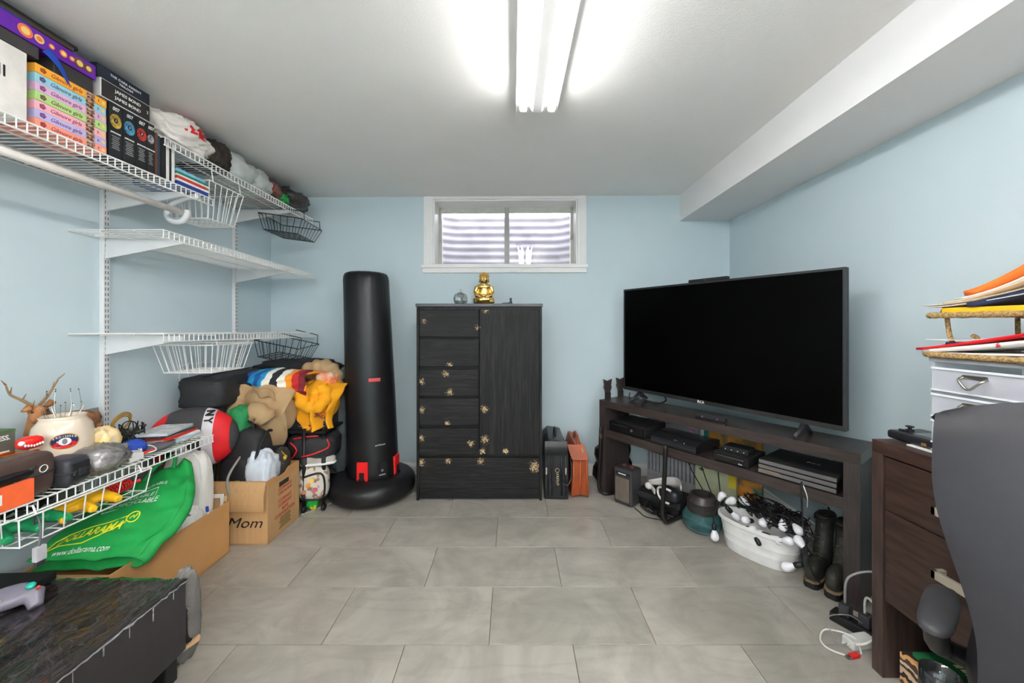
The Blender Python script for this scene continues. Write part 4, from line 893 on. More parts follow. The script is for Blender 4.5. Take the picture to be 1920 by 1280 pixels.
tag(MB().tube(smooth_path([fl(565, 965), fl(590, 955), fl(620, 943), fl(640, 925)], 6), .006, 6).build('floor_cable', mat('beige_cord', S(176, 168, 156), .6), smooth=True), 'beige flat cable on the floor beside the handwritten box', 'cable')

# ------------------------------------------------------------------ round team bag, duffel, pile
ny = thing('round_bag', 'round red black and white sports bag with bold letters', 'bag', (-1.69, 2.03, .56), rot=(0, 0, .35))
NR, NB_, NW = mat('red_nylon', S(214, 26, 34), .6, bump=.1), mat('charcoal_nylon', S(62, 60, 62), .7, bump=.1), mat('grey_white_nylon', S(214, 208, 212), .6, bump=.1)
def bagsh(x0, x1, grow, mt, nm):
    """a band of the lens-shaped bag between two stations across it"""
    m = MB(); n = 10; prof = []
    for i in range(n + 1):
        x = x0 + (x1 - x0) * i / n; q = max(0, 1 - (x / .2) ** 2); prof.append((x, sqrt(q) * .165 * grow))
    vs = []; fs = []; K = 28
    for x, r in prof:
        for j in range(K):
            t = 2 * pi * j / K; vs.append((x, .62 * r * cos(t), r * sin(t)))
    for i in range(n):
        for j in range(K): fs.append((i * K + j, i * K + (j + 1) % K, (i + 1) * K + (j + 1) % K, (i + 1) * K + j))
    fs += [tuple(range(K)), tuple(range(n * K, (n + 1) * K))]
    return m.add(vs, fs).build(nm, mt, ny, smooth=False)
for x0, x1, mt, nm in ((-.199, -.1, NR, 'red_panel'), (-.1, .06, NB_, 'charcoal_panel'), (.06, .105, NW, 'white_panel'), (.105, .17, NR, 'red_panel'), (.17, .199, NB_, 'end_panel')): auto(bagsh(x0, x1, 1, mt, nm), 50)
for i, ch in enumerate('NY'):
    x = .082; r = sqrt(1 - (x / .2) ** 2) * .165; t = radians(-104 - 20 + 180 + 34 - i * 26) ; 
    ty = radians(90 + 38 - (-1) * 0)
    an = radians(118 + i * 20); p = Vector((x + .0005, -.62 * r * abs(cos(an)) * 1.02, r * sin(an) * 1.02)); nrm = Vector((.2, -abs(cos(an)) / .62, sin(an))).normalized()
    upv = Vector((1, 0, 0)); rt_ = upv.cross(nrm)
    lettering(ch, .05, INKK, ny, p + nrm * .003, rt_, upv, bold=.0015, ext=.002)
df = thing('duffel_bag', 'large black duffel bag lying on top of the heap by the left wall', 'duffel bag', (-1.73, 2.33, .70), .12)
m = MB(); m.ell((0, 0, .085), (.125, .28, .09), 60, 36, 6, disp=lambda d: 1 + .06 * noise.noise(d * 3 + Vector((3, 1, 0))) - .05 * abs(noise.noise(d * 5))); m.build('body', NYL, df, smooth=True)
MB().tube(smooth_path([(.11, -.15, .14), (.145, -.05, .1), (.15, .06, .05), (.13, .1, .13)], 6), .009, 8).build('carry_strap', MATTE, df, smooth=True)
MB().tube([(.0, -.24, .176), (0, .24, .176)], .004, 6).build('zipper', DARK, df)
ck = MB(); ck.tube(arc((.135, -.02, .135), .012, 0, 2 * pi, 12, (0, 1, 0)), .003, 6); ck.tube([(.138, -.02, .122), (.14, -.03, .1)], .004, 6); ck.build('snap_hook', STEEL, df)
kc_ = MB(); kc_.tube(arc((.14, .16, .07), .014, 0, 2 * pi, 14, (0, 1, 0)), .002, 6); kc_.box(.136, .142, .152, .168, .09, .13); kc_.build('key_ring', STEEL, df); MB().box(.138, .142, .15, .172, .02, .052).build('key_tag', mat('crimson', S(150, 30, 54), .5), df, .002)
lump('green_bag', 'green cloth bag squeezed between the round bag and the monitor', 'bag', (-1.545, 2.17, .61), (.05, .06, .09), mat('green_cloth', S(34, 130, 74), .7), 51, .52, amp=.12, p=3.4)
mo = thing('small_monitor', 'dark grey flat monitor half hidden behind the green bag', 'monitor', (-1.52, 2.38, .5), .1, ); box('screen', mat('monitor_glass', S(58, 60, 66), .2), mo, -.16, .16, -.003, .0, .06, .23); box('housing', DARK, mo, -.175, .175, 0, .03, .03, .25, .004)
# black cart that carries the pile
ct = thing('folding_cart', 'black metal folding cart carrying the clothes pile', 'cart', (-1.2, 2.55, 0))
BM = mat('black_metal', S(32, 32, 34), .35, .3)
for x, y in ((-.084, -.195), (.02, -.16), (-.40, .2), (-.03, .24)):
    p = MB().tube([(x, y, .05), (x, y, .52)], .012, 10).build('post', BM, ct, smooth=True)
    MB().tube([(x, y, .3), (x, y, .34)], .017, 10).build('clamp', DARK, p); MB().tube([(x, y, .1), (x, y, .135)], .016, 10).build('clamp', DARK, p)
    MB().tube([(x - .008, y, .022), (x + .008, y, .022)], .022, 12).build('caster', BLACK, p, smooth=True)
box('platform', BM, ct, -.44, .05, -.2, .25, .49, .505, .003); box('lower_platform', BM, ct, -.42, -.045, -.18, .25, .06, .072, .003)
gx = thing('glitter_box', 'black storage box with a silver glitter band under the clothes', 'box', (-1.25, 2.42, .506), .12)
box('body', mat('satin_black', S(30, 30, 32), .35), gx, -.3, .09, -.03, .3, 0, .10, .004); box('glitter_band', mat('silver_glitter', S(30, 30, 32), .3, col2=S(200, 196, 190), scale=160, lo=.55, hi=.62), gx, -.09, .086, -.032, -.029, .02, .085)
KH = mat('khaki_twill', S(176, 146, 108), .85, var=.06, scale=6, bump=.15, bscale=500)
def hang(m, cx, w_, y0, top, bot, seed, nf=3, taper=.4, roll=.12, curve=.07, amp=.02):
    """cloth rolled over the top of the pile and hanging in soft folds"""
    N_ = lambda *q: noise.noise(Vector(q) + Vector((seed * 3.7, seed, 0)))
    def fn(u, v):
        s = 2 * u - 1; half = w_ / 2 * (1 - taper * v ** 1.6) * (1 + .12 * N_(v * 2, 4, s))
        t = max(0, (.22 - v) / .22)
        fo = amp * (.35 + .9 * v) * sin(2 * pi * nf * (u + .12 * N_(v * 1.6, 0, 0)) + 2.5 * N_(u, v * 1.4, 7)) + amp * .9 * N_(u * 3, v * 3, 1) + amp * .8 * (1 - abs(N_(u * 2.2 + v * 2, v * 2.6 - u, 3)) * 3)
        return (cx + s * half + .04 * N_(v * 2, 1, 2), y0 + curve * s * s - .04 * sin(pi * min(1, v * 1.1)) + roll * t ** 1.4 - fo, top - (top - bot) * max(0, v - .06) * (1 + .16 * N_(u * 1.5, 9, 0) * v) + .02 * N_(u * 3, v, 5) - .05 * t * s * s)
    return m.sheet(fn, 60, 60, .007)
kj = thing('khaki_jacket', 'khaki cotton jacket hanging over the front of the clothes pile', 'clothing', (0, 0, 0))
hang(MB(), -1.485, .38, 2.275, .835, .40, 61, 2.2, .62).build('body', KH, kj, smooth=True)
sv = MB(); pts = smooth_path([(-1.60, 2.30, .80), (-1.63, 2.25, .70), (-1.56, 2.21, .62), (-1.47, 2.21, .66), (-1.42, 2.22, .60)], 8)
sv.tube(pts, [.052 + .008 * sin(i * 1.15) + .004 * sin(i * 2.3) for i in range(len(pts))], 20); sv.build('sleeve', KH, kj, smooth=True)
cl = MB(); cl.sheet(lambda u, v: (-1.53 + .13 * u, 2.235 - .03 * sin(pi * u) + .02 * v, .75 + .05 * sin(3 * u) - .05 * v + .015 * sin(9 * u)), 20, 8, .008); cl.build('collar', KH, kj, smooth=True)
MB().ell((-1.485, 2.42, .64), (.15, .10, .16), 24, 14, 2.6).build('bunched_back', KH, kj, smooth=True)
kt = thing('khaki_trousers', 'khaki trousers folded behind the yellow hoodie', 'clothing', (0, 0, 0))
tr = smooth_path([(-1.40, 2.56, .82), (-1.32, 2.54, .86), (-1.25, 2.55, .87), (-1.2, 2.55, .83), (-1.2, 2.55, .77)], 8)
MB().tube(tr, [.06 + .007 * sin(i * 1.3) for i in range(len(tr))], 20).build('leg', KH, kt, smooth=True)
tr = smooth_path([(-1.36, 2.62, .78), (-1.3, 2.6, .80), (-1.23, 2.6, .77)], 8); MB().tube(tr, [.075 + .006 * sin(i * 1.1) for i in range(len(tr))], 20).build('leg', KH, kt, smooth=True)
GFL = mat('golden_fleece', S(240, 164, 20), .85, var=.06, scale=6, bump=.2, bscale=500)
yh = thing('yellow_hoodie', 'golden yellow hoodie heaped beside the punching bag', 'clothing', (0, 0, 0))
hang(MB(), -1.225, .27, 2.37, .81, .50, 67, 2.6, .3, .14, .08, .024).build('body', GFL, yh, smooth=True)
sv = smooth_path([(-1.31, 2.36, .74), (-1.27, 2.325, .68), (-1.19, 2.325, .66), (-1.15, 2.35, .72), (-1.18, 2.36, .78)], 8); MB().tube(sv, [.038 + .006 * sin(i * 1.2) for i in range(len(sv))], 18).build('sleeve', GFL, yh, smooth=True)
MB().ell((-1.25, 2.48, .68), (.12, .09, .13), 24, 14, 2.6).build('bunched_back', GFL, yh, smooth=True)
for k in range(3): MB().sheet(lambda u, v: (-1.20 + .05 * u, 2.318 - .004 * sin(6 * u), .60 + .012 * k + .006 * v + .01 * sin(5 * u + k)), 8, 2, .003).build('crest_print', mat('maroon_print', S(120, 40, 40), .7), yh)
SER = stripes('serape_weave', [S(30, 150, 200), S(24, 90, 170), S(30, 150, 200), S(236, 232, 220), S(40, 40, 44), S(236, 232, 220), S(240, 150, 40), S(200, 40, 40), S(120, 30, 40), S(240, 150, 40), S(236, 232, 220), S(40, 44, 52), S(30, 130, 200), S(24, 80, 170)], 1.9, 0, wob=.03)
sb2 = thing('striped_blanket', 'multicoloured striped woven blanket in the clothes pile', 'blanket', (0, 0, 0))
hang(MB(), -1.47, .46, 2.33, .885, .68, 71, 2.5, .1, .12, .05, .022).build('weave', SER, sb2, smooth=True)
lump('black_trousers', 'black trousers laid flat on top of the clothes pile', 'clothing', (-1.48, 2.65, .87), (.28, .15, .055), mat('black_cotton', S(32, 32, 36), .85, var=.12), 73, .80, amp=.14, fold=.08)
lump('orange_scarf', 'orange patterned cloth peeking out of the clothes pile', 'clothing', (-1.2, 2.47, .815), (.06, .05, .04), mat('orange_knit', S(236, 110, 30), .8, col2=S(220, 200, 180), scale=20), 75, .73, amp=.2)
lump('grey_jacket', 'dark grey jacket hanging down beside the punching bag', 'clothing', (-1.20, 2.66, .46), (.075, .07, .32), mat('slate_cloth', S(74, 78, 82), .8, var=.15), 77, .14, amp=.12, fold=.08)
# bags under the cart
rb_ = thing('sports_bag', 'black sports bag with red piping under the cart platform', 'bag', (-1.275, 2.47, .3), .1); m = MB(); m.ell((0, 0, .09), (.15, .12, .09), 32, 20, 3.2, disp=lambda d: 1 + .06 * noise.noise(d * 3)); m.build('body', NYL, rb_, smooth=True)
for k, pth in enumerate(([(-.10, -.115, .03), (-.06, -.125, .09), (-.1, -.118, .14)], [(-.03, -.125, .05), (.05, -.123, .07), (.12, -.1, .1), (.11, -.1, .15)], [(-.09, -.1, .155), (.0, -.11, .17), (.06, -.1, .17)])): MB().tube(smooth_path(pth, 6), .005, 6).build('red_piping', RED, rb_, smooth=True)
tb_ = thing('printed_tote', 'white floral printed tote with black trim on the lower cart', 'bag', (-1.245, 2.40, .074), .2); m = MB(); m.ell((0, 0, .1), (.088, .05, .105), 30, 20, 3.6, disp=lambda d: 1 + .04 * noise.noise(d * 3)); m.build('body', mat('floral_canvas', S(206, 200, 190), .75, col2=S(150, 110, 90), scale=26, lo=.55, hi=.62), tb_, smooth=True)
MB().tube(smooth_path([(-.07, -.05, .02), (.0, -.057, .012), (.062, -.05, .02), (.074, -.048, .1), (.05, -.052, .17), (-.05, -.052, .15)], 5), .006, 6).build('trim', BLACK, tb_, smooth=True)
for (x, z, c) in ((-.02, .1, (220, 150, 60)), (.02, .07, (200, 90, 110)), (.0, .13, (236, 200, 90)), (-.045, .06, (196, 120, 70))): MB().prism([(.014 * cos(2 * pi * j / 10) * (1 + .2 * (j % 2)), .014 * sin(2 * pi * j / 10)) for j in range(10)], 0, .003, frame_m((x, -.0505, z), (1, 0, 0), U_)).build('flower_print', mat('flower_%d' % c[1], S(*c), .7), tb_)
sh = thing('grey_shoe', 'grey and white running shoe beneath the sports bag', 'shoe', (-1.22, 2.405, .285), .3); m = MB(); m.ell((0, 0, .035), (.1, .038, .04), 26, 14, 2.6, disp=lambda d: 1 - .25 * max(0, d.x) * max(0, d.z)); m.build('upper', mat('grey_mesh', S(176, 170, 160), .8, var=.15), sh, smooth=True); MB().ell((0, 0, .008), (.105, .042, .012), 26, 8, 3).build('sole', PAPER, sh, smooth=True)
lump('snack_bag', 'green and yellow snack bag on the floor by the cart wheel', 'bag', (-1.255, 2.40, .07), (.04, .035, .065), mat('green_snack', S(30, 150, 60), .35, col2=S(220, 214, 40), scale=14, lo=.52, hi=.58), 81, .001, amp=.15)

# ------------------------------------------------------------------ film-wrapped black chest in the near left corner
FILM = mat('film_wrapped_top', S(22, 20, 21), .09, col2=S(62, 48, 48), scale=3.2, stretch=(9, 2.2, 1), bump=1.0, bscale=5, lo=.4, hi=.75, detail=8, spec=.6, coat=.8)
cx_ = thing('wrapped_chest', 'low black chest wrapped in clear film in the near left corner', 'chest', (-1.47, 1.01, 0))
hx, hy = .385, .26
box('body', mat('charcoal_board', S(52, 48, 50), .5), cx_, -hx, hx, -hy, hy, .085, .31, .004)
m = MB(); m.sheet(lambda u, v: (-hx - .003 + (2 * hx + .006) * u, -hy - .003 + (2 * hy + .006) * v, .316 + .007 * noise.noise(Vector((u * 16 + v * 5, v * 4, 3))) + .004 * abs(noise.noise(Vector((u * 30, v * 9, 9))))), 60, 40, .006); m.build('film_top', FILM, cx_, smooth=True)
CRK = mat('crinkled_film', S(206, 204, 210), .2, alpha=.4, var=.2, scale=30)
m = MB(); m.tube([(hx + .002, -hy + 2 * hy * i / 40, .313 + .006 * noise.noise(Vector((i * .9, 0, 0)))) for i in range(41)], [.0025 + .004 * abs(noise.noise(Vector((i * .7, 4, 0)))) for i in range(41)], 7); m.build('film_edge', CRK, cx_, smooth=True)
for k in range(7): MB().box(hx + .0005, hx + .002, -hy + .05 + .07 * k, -hy + .0515 + .07 * k + .002 * (k % 2), .285 - .008 * (k % 3), .31).build('film_drip', CRK, cx_)
for y in (-hy + .02, hy - .06):
    for x in (-hx + .02, hx - .065): box('leg', BLACK, cx_, x, x + .05, y, y + .045, 0, .086, .004)
gc = thing('game_controller', 'indigo game controller with teal and yellow buttons on the chest', 'controller', (-1.50, 1.14, .335), rot=(.5, 0, .75))
m = MB(); m.ell((0, 0, .022), (.05, .035, .022), 22, 12, 2.6); m.tube([(-.045, 0, .02), (-.055, -.05, .008)], [.025, .016], 10); m.tube([(.045, 0, .02), (.055, -.05, .008)], [.025, .016], 10); remesh(m.build('body', mat('indigo_plastic', S(120, 116, 130), .3), gc), .004, 5)
for x, y, r, c in ((.042, .002, .011, (30, 172, 150)), (-.02, -.022, .01, (236, 190, 40)), (.058, -.012, .005, (200, 60, 60)), (-.042, .005, .011, (120, 120, 124))): MB().ell((x, y, .045), (r, r, .007), 14, 8).build('button', mat('gcb_%d' % c[1], S(*c), .3), gc, smooth=True)
fd = thing('flat_drive', 'flat black disc drive at the back of the chest', 'electronics', (-1.6, 1.2, .327), .05); box('shell', BLACK, fd, -.13, .1, -.055, .055, 0, .024, .004); box('tray', DARK, fd, -.1, .07, -.056, -.054, .008, .016);
sg = thing('shoulder_bag', 'grey fabric bag slumped beside the wrapped chest', 'bag', (-1.135, 1.325, 0), -.3)
m = MB(); m.cloth((0, 0, .16), (.026, .045, .155), 91, .14, 2.2, floor=.002, fold=.06); m.build('body', mat('grey_flannel', S(118, 114, 110), .9, var=.2, scale=10, bump=.3), sg, smooth=True)
MB().tube(smooth_path([(.02, -.045, .27), (.04, -.03, .2), (.035, -.02, .1), (.03, .02, .06)], 6), .008, 6).build('strap', MATTE, sg, smooth=True); MB().tube(arc((.036, -.03, .19), .017, -1.2, 1.8, 8, (0, 1, 0)), .003, 6).build('ring', STEEL, sg)
wd = thing('wooden_stick', 'short pale wooden stick on the floor by the grey bag', 'stick', (-1.115, 1.295, .06), rot=(0, -.45, .5)); box('stick', mat('pale_wood', S(206, 166, 126), .6), wd, 0, .05, -.013, .013, 0, .012, .004)
bx = thing('cardboard_box', 'cardboard box cut off by the lower left corner of the view', 'box', (-1.17, .55, 0), -.05); box('carton', CARD2, bx, -.40, .42, -.22, .165, 0, .49, .004); box('lid_flap', CARD2, bx, -.4, .425, .0, .168, .49, .496)
# ------------------------------------------------------------------ on the dresser
ZD = 1.3025
GOLD = mat('polished_gold', S(240, 200, 122), .18, 1, var=.06)
bu = thing('buddha_statue', 'shiny gold seated buddha statue on the dresser', 'statue', (-.193, 2.63, ZD))
m = MB(); m.ell((0, .005, .018), (.074, .045, .02), 28, 12, 2.6)                       # base and folded legs
m.tube([(-.06, 0, .03), (-.02, -.036, .03), (.04, -.034, .033)], [.02, .019, .015], 12); m.tube([(.06, 0, .03), (.02, -.03, .036), (-.035, -.034, .035)], [.02, .018, .014], 12)
m.ell((0, .008, .085), (.043, .03, .058), 22, 14); m.ell((0, .006, .122), (.056, .03, .026), 20, 12)
for s in (-1, 1):
    m.tube([(s * .047, .006, .122), (s * .06, .0, .085), (s * .05, -.022, .058), (s * .014, -.035, .052)], [.017, .0145, .012, .010], 10)
m.tube([(0, .005, .12), (0, .003, .155)], .021, 12); m.ell((0, 0, .172), (.033, .032, .038), 22, 14); m.tube([(0, .004, .19), (0, .004, .205), (0, .004, .222)], [.031, .022, .006], 16)
m.ell((0, -.033, .17), (.004, .006, .008), 8, 6); m.ell((0, -.029, .156), (.008, .005, .003), 8, 6)
for s in (-1, 1): m.ell((s * .033, .003, .165), (.004, .007, .017), 8, 8); m.ell((s * .012, -.029, .18), (.007, .005, .003), 8, 6)
m.ell((0, -.042, .055), (.018, .014, .012), 12, 8)
remesh(m.build('figure', GOLD, bu), .0026, 3)
curls = MB()
for i in range(60):
    a = i * 2.4; t = .15 + .85 * i / 60; z = .188 + .032 * (1 - t) * 1.0; r = .033 * sqrt(max(.02, 1 - ((z - .182) / .042) ** 2))
    if sin(a) < -.55 and z < .2: continue
    curls.ell((r * cos(a), .003 + r * sin(a), z), (.004, .004, .004), 6, 4)
stuff(curls.build('hair_curls', GOLD, bu, smooth=True))
CUT = glass_thin('cut_glass', (.86, .9, .9), .2, .1, .04)
gl = thing('glass_bowl', 'small round cut-glass bowl beside the gold statue', 'bowl', (-.355, 2.63, ZD))
MB().lathe([(.02, 0), (.036, .004), (.045, .025), (.046, .045), (.038, .068), (.018, .08), (.006, .084), (.006, .1), (.002, .104)], 18, fr=lambda t, i: 1 + .05 * cos(9 * t) if 1 <= i <= 5 else 1).build('bowl', CUT, gl)
MB().lathe([(.012, .006), (.03, .008), (.034, .04), (.02, .058)], 14).build('inner_facet', CUT, gl)
fg = thing('dark_figurine', 'tiny dark reclining figurine on the dresser', 'figurine', (-.035, 2.62, ZD))
m = MB(); m.ell((-.0, 0, .006), (.04, .01, .006), 18, 8); m.tube([(.02, 0, .005), (.028, 0, .022), (.026, 0, .03)], [.011, .008, .006], 10); m.ell((.026, 0, .036), (.009, .009, .009), 12, 8); m.tube([(.028, 0, .02), (.038, 0, .005)], [.005, .003], 8)
remesh(m.build('figure', mat('slate_resin', S(52, 66, 74), .5), fg), .0022, 2)
# ------------------------------------------------------------------ briefcases by the dresser
BLE = mat('black_leather_gloss', S(30, 30, 32), .3, var=.2, bump=.2, bscale=200)
bf = thing('briefcase', 'black leather flight case standing against the dresser', 'briefcase', (.295, 2.535, 0), -.04)
m = MB(); m.prism([(-.08, 0), (.08, 0), (.084, .30), (.05, .385), (-.045, .40), (-.08, .36)], 0, .36, frame_m((0, .36, 0), (1, 0, 0), (0, 0, 1))); m.build('body', BLE, bf, .012, 3)
for x in (-.055, -.03, .035, .06): MB().tube([(x, -.002, .03), (x, -.006, .2), (x, -.001, .3)], .006, 8).build('gusset_fold', BLE, bf, smooth=True)
MB().sheet(lambda u, v: (-.078 + .15 * u, -.006 - .012 * sin(pi * v), .30 + .09 * v), 6, 8, .006).build('flap', BLE, bf, .002)
for x in (-.066, .062): MB().box(x - .006, x + .006, -.012, -.003, .17, .215).build('clasp', STEEL, bf, .002)
ch = MB(); ch.tube(arc((.005, -.014, .2), .013, 0, 2 * pi, 14), .0022, 6)
for k in range(6): ch.tube(arc((.005 + .004 * (k % 2), -.014, .18 - .014 * k), .007, 0, 2 * pi, 8), .0018, 5)
ch.build('key_chain', mat('pale_gold', S(214, 200, 160), .3, .9), bf)
MB().tube(smooth_path([(.03, .0, .12), (.07, -.02, .105), (.1, .0, .16), (.1, .06, .26), (.085, .12, .31)], 6), .006, 8).build('shoulder_strap', BLE, bf, smooth=True)
MB().tube(arc((0, .16, .392), .045, 0, pi, 10, (0, 1, 0)), .008, 8).build('handle', BLE, bf, smooth=True)
TANL = mat('tan_leather', S(150, 66, 26), .38, var=.2, scale=10, bump=.2, bscale=160)
bf = thing('briefcase', 'reddish brown leather satchel beside the black case', 'briefcase', (.457, 2.54, 0), .0)
vs = MB(); vs.prism([(-.055, 0), (-.045, .012), (0, .022), (.045, .012), (.055, 0), (.06, .02), (.052, .27), (-.048, .27), (-.06, .02)], 0, .33, frame_m((0, .35, 0), (1, 0, 0), (0, 0, 1))); vs.build('body', TANL, bf, .003)
for x in (-.046, 0, .044): MB().tube([(x * 1.15, .018, .022), (x, .008, .15), (x * .95, .012, .262)], .005, 8).build('gusset_fold', mat('tan_edge', S(186, 92, 44), .4), bf, smooth=True)
MB().sheet(lambda u, v: (-.058 + .114 * u - .03 * v, .0 + .35 * 0 - .004 + .03 * v, .265 + .095 * v - .004 * sin(pi * u)), 6, 6, .006).build('flap', TANL, bf, .002)
MB().prism([(-.06, .262), (.058, .262), (.02, .345), (-.035, .36)], 0, .32, frame_m((0, .345, 0), (1, 0, 0), (0, 0, 1))).build('top_cover', TANL, bf, .004)
MB().tube(smooth_path([(-.01, .03, .35), (-.012, .06, .40), (-.012, .16, .405), (-.01, .2, .352)], 5), .009, 8).build('handle', TANL, bf, smooth=True)
MB().tube([(.012, .018, .335), (.02, .012, .31)], .006, 8).build('buckle', mat('pale_gold2', S(206, 186, 130), .3, .9), bf)

# ------------------------------------------------------------------ around the television stand (stand frame: x along its front, y towards the corner)
SO = Vector((.607, 2.652, 0)); SX = Vector((cos(ANG), sin(ANG), 0)); SY = Vector((-sin(ANG), cos(ANG), 0))
def sw(x, y, z=0): return SO + SX * x + SY * y + Vector((0, 0, z))
def sxy(px, yl):
    u = (px - 960) / F; return (u * (SO.y + SY.y * yl) - SO.x - SY.x * yl) / (SX.x - u * SX.y)
def sp(px, py, yl):
    x = sxy(px, yl); p = sw(x, yl); p.z = EYE - (py - HZ) / F * p.y; return p
def on_stand(name, label, cat, x, y, z, rz=0, group=None): return thing(name, label, cat, sw(x, y, z), ANG + rz, group)
ZSH = .4455
c = on_stand('game_console', 'black game console with a round steel power button on the stand shelf', 'game console', .075, .015, ZSH, .02)
GB = mat('gloss_black', S(22, 22, 24), .18)
box('body', MATTE, c, 0, .268, .012, .25, .002, .068, .006); box('front_plate', GB, c, .003, .265, .0, .014, .004, .066, .004); MB().tube([(.178, -.002, .034), (.178, .004, .034)], .009, 16).build('power_button', STEEL, c); box('disc_slot', DARK, c, .02, .15, -.0015, .002, .046, .049)
c = on_stand('game_console', 'low black game console with a curved glossy lid', 'game console', .395, .018, ZSH, -.03)
m = MB(); n = 16; prof = [(0, 0), (.25, 0), (.25, .02)] + [(.25 - .25 * i / n, .022 + .038 * sin(pi * (.12 + .78 * i / n)) ** .8) for i in range(n + 1)]
m.prism(prof, 0, .29, Matrix(((0, 0, 1, 0), (1, 0, 0, 0), (0, 1, 0, .003), (0, 0, 0, 1)))); auto(m.build('body', mat('satin_black2', S(34, 34, 37), .25), c), 40); box('seam', DARK, c, .002, .288, -.001, .002, .018, .021)
MB().tube([(.15, .012, .046), (.17, .012, .046)], .004, 8).build('emblem', STEEL, c); MB().ell((.215, .008, .042), (.003, .003, .003), 8, 6).build('light', PAPER, c)
c = on_stand('cable_box', 'flat black cable box under the small hub on the stand shelf', 'cable box', .774, .02, ZSH)
box('body', MATTE, c, 0, .168, .004, .21, .002, .046, .003); box('front', GB, c, .002, .166, 0, .006, .003, .045, .002); box('trim_line', STEEL, c, .02, .15, -.001, .001, .032, .034); lettering('Shaw', .009, INKW, c, (.135, -.0005, .012))
c = on_stand('network_hub', 'small black hub resting on the cable box', 'hub', .80, .065, ZSH + .047, .03); box('body', MATTE, c, 0, .125, 0, .09, 0, .03, .007)
for i in range(4): MB().ell((.015 + .03 * i, -.001, .013), (.0025, .0018, .0025), 8, 6).build('light', PAPER, c)
c = on_stand('game_console', 'layered grey and black game console at the right of the stand shelf', 'game console', .992, .012, ZSH, .0)
LG = mat('console_grey', S(96, 94, 94), .45)
for k in range(3):
    z = .004 + k * .022; box('layer', MATTE if k == 2 else BLACK, c, 0, .3, .002 + .004 * k, .268, z, z + .019, .002); box('front_band', LG, c, .001, .299, -.001 + .004 * k, .003 + .004 * k, z + .001, z + .018, .001)
lettering('PS4', .03, mat('logo_grey', S(120, 120, 124), .3), c, (.18, .14, .0675), (1, 0, 0), (0, 1, 0), sx=1.2); box('light_bar', mat('amber_bar', S(190, 130, 60), .4), c, .01, .09, -.0014, .0, .0215, .0235)
pw = thing('white_cable_tag', 'white label tag on the cord plugged into the layered console', 'tag', sw(1.18, -.004, .36)); MB().sheet(lambda u, v: (.012 * sin(u * 2.5), -.014 * u, .085 - .085 * u + .012 * v), 6, 2, .0015).build('tag', PAPER, pw)
MB().tube(smooth_path([sw(1.172, .004, .462) - pw.location, sw(1.178, -.02, .44) - pw.location, sw(1.186, -.028, .3) - pw.location, sw(1.2, -.03, .2) - pw.location, sw(1.215, -.02, .1) - pw.location, sw(1.24, .0, .05) - pw.location], 6), .004, 6).build('cord', CORD, pw, smooth=True)
mv = on_stand('motion_camera', 'slim black camera bar lying on top of the stand', 'camera', .668, .045, SH + .001); MB().tube([(0, 0, .014), (.16, 0, .014)], .0135, 14).build('bar', MATTE, mv, smooth=False)
for x in (.04, .12): MB().tube([(x, -.0145, .015), (x, -.011, .015)], .006, 12).build('lens', mat('lens_glass', S(96, 86, 110), .1), mv)
sb_ = thing('sensor_bar', 'thin black sensor bar resting on top of the television', 'sensor bar', Vector((.802, 2.73, TB_ + TH)) + Vector((cos(TA), sin(TA), 0)) * .508, TA); box('bar', MATTE, sb_, 0, .236, .002, .028, .0005, .018, .004); box('badge', DARK, sb_, .1, .116, .0005, .003, .004, .014)
cb = thing('tv_cables', 'black cables drooping behind the television foot', 'cable', sw(.2, .16, SH + .002)); MB().tube(smooth_path([(.0, .0, .06), (.03, -.05, .02), (.09, -.1, .006), (.13, -.14, .03), (.12, -.15, .065)], 6), .005, 6).build('cord', CORD, cb, smooth=True); MB().tube(smooth_path([(-.04, .05, .05), (-.05, .03, .008), (-.02, .0, .006), (.02, -.03, .05)], 6), .003, 6).build('cord', CORD, cb, smooth=True)
# toy guitars behind the stand
for i, (x, y, a, lb_) in enumerate(((.695, 2.80, .0, 'black toy guitar controller nearest the edge of the stand'), (.81, 2.885, .1, 'black toy guitar controller against the back wall'))):
    g = thing('toy_guitar', lb_, 'guitar', (x, y, 0), a + .2, group='toy guitars behind the stand')
    sil = [(.0, .0), (.07, .01), (.105, .06), (.1, .12), (.075, .16), (.09, .21), (.085, .26), (.05, .285), (.02, .28)]; sil = sil + [(-a_, b_) for a_, b_ in reversed(sil[1:])]
    MB().prism(sil, -.022, .022, frame_m((0, 0, .002), (1, 0, 0), (0, 0, 1))).build('body', GB, g, .006)
    MB().box(-.02, .02, -.03, -.008, .27, .67).build('neck', MATTE, g, .004)
    hd = [(-.016, .66), (.016, .66), (.024, .69), (.03, .7), (.026, .725), (.033, .765), (.0, .752), (-.033, .765), (-.026, .725), (-.03, .7), (-.024, .69)]
    MB().prism(hd, .004, .022, frame_m((0, 0, 0), (1, 0, 0), (0, 0, 1))).build('headstock', mat('headstock_brown', S(54, 46, 42), .4), g, .002)
# bent tube chair frame pushed against the stand
cf = thing('tube_chair_frame', 'bent black steel tube chair frame leaning on the stand', 'chair frame', sw(0, 0), ANG)
TUB = mat('scuffed_black_tube', S(44, 42, 42), .3, .5, col2=S(120, 96, 76), scale=14, lo=.62, hi=.72)
for x in (.03, .515):
    dx = .07 if x < .1 else .02
    MB().tube(smooth_path([(x + .012, -.03, .465), (x + .006, -.032, .3), (x - .004, -.034, .12), (x, -.034, .05), (x + .012, -.02, .02), (x + dx * .6, .0 + .03 * (x > .1), .0145), (x + dx, .12, .0145), (x + dx + .02, .24, .0145)], 6), .0125, 12).build('side_tube', TUB, cf, smooth=True)
MB().tube([(.12, .24, .0145), (.555, .24, .0145)], .0125, 12).build('cross_tube', TUB, cf, smooth=True)
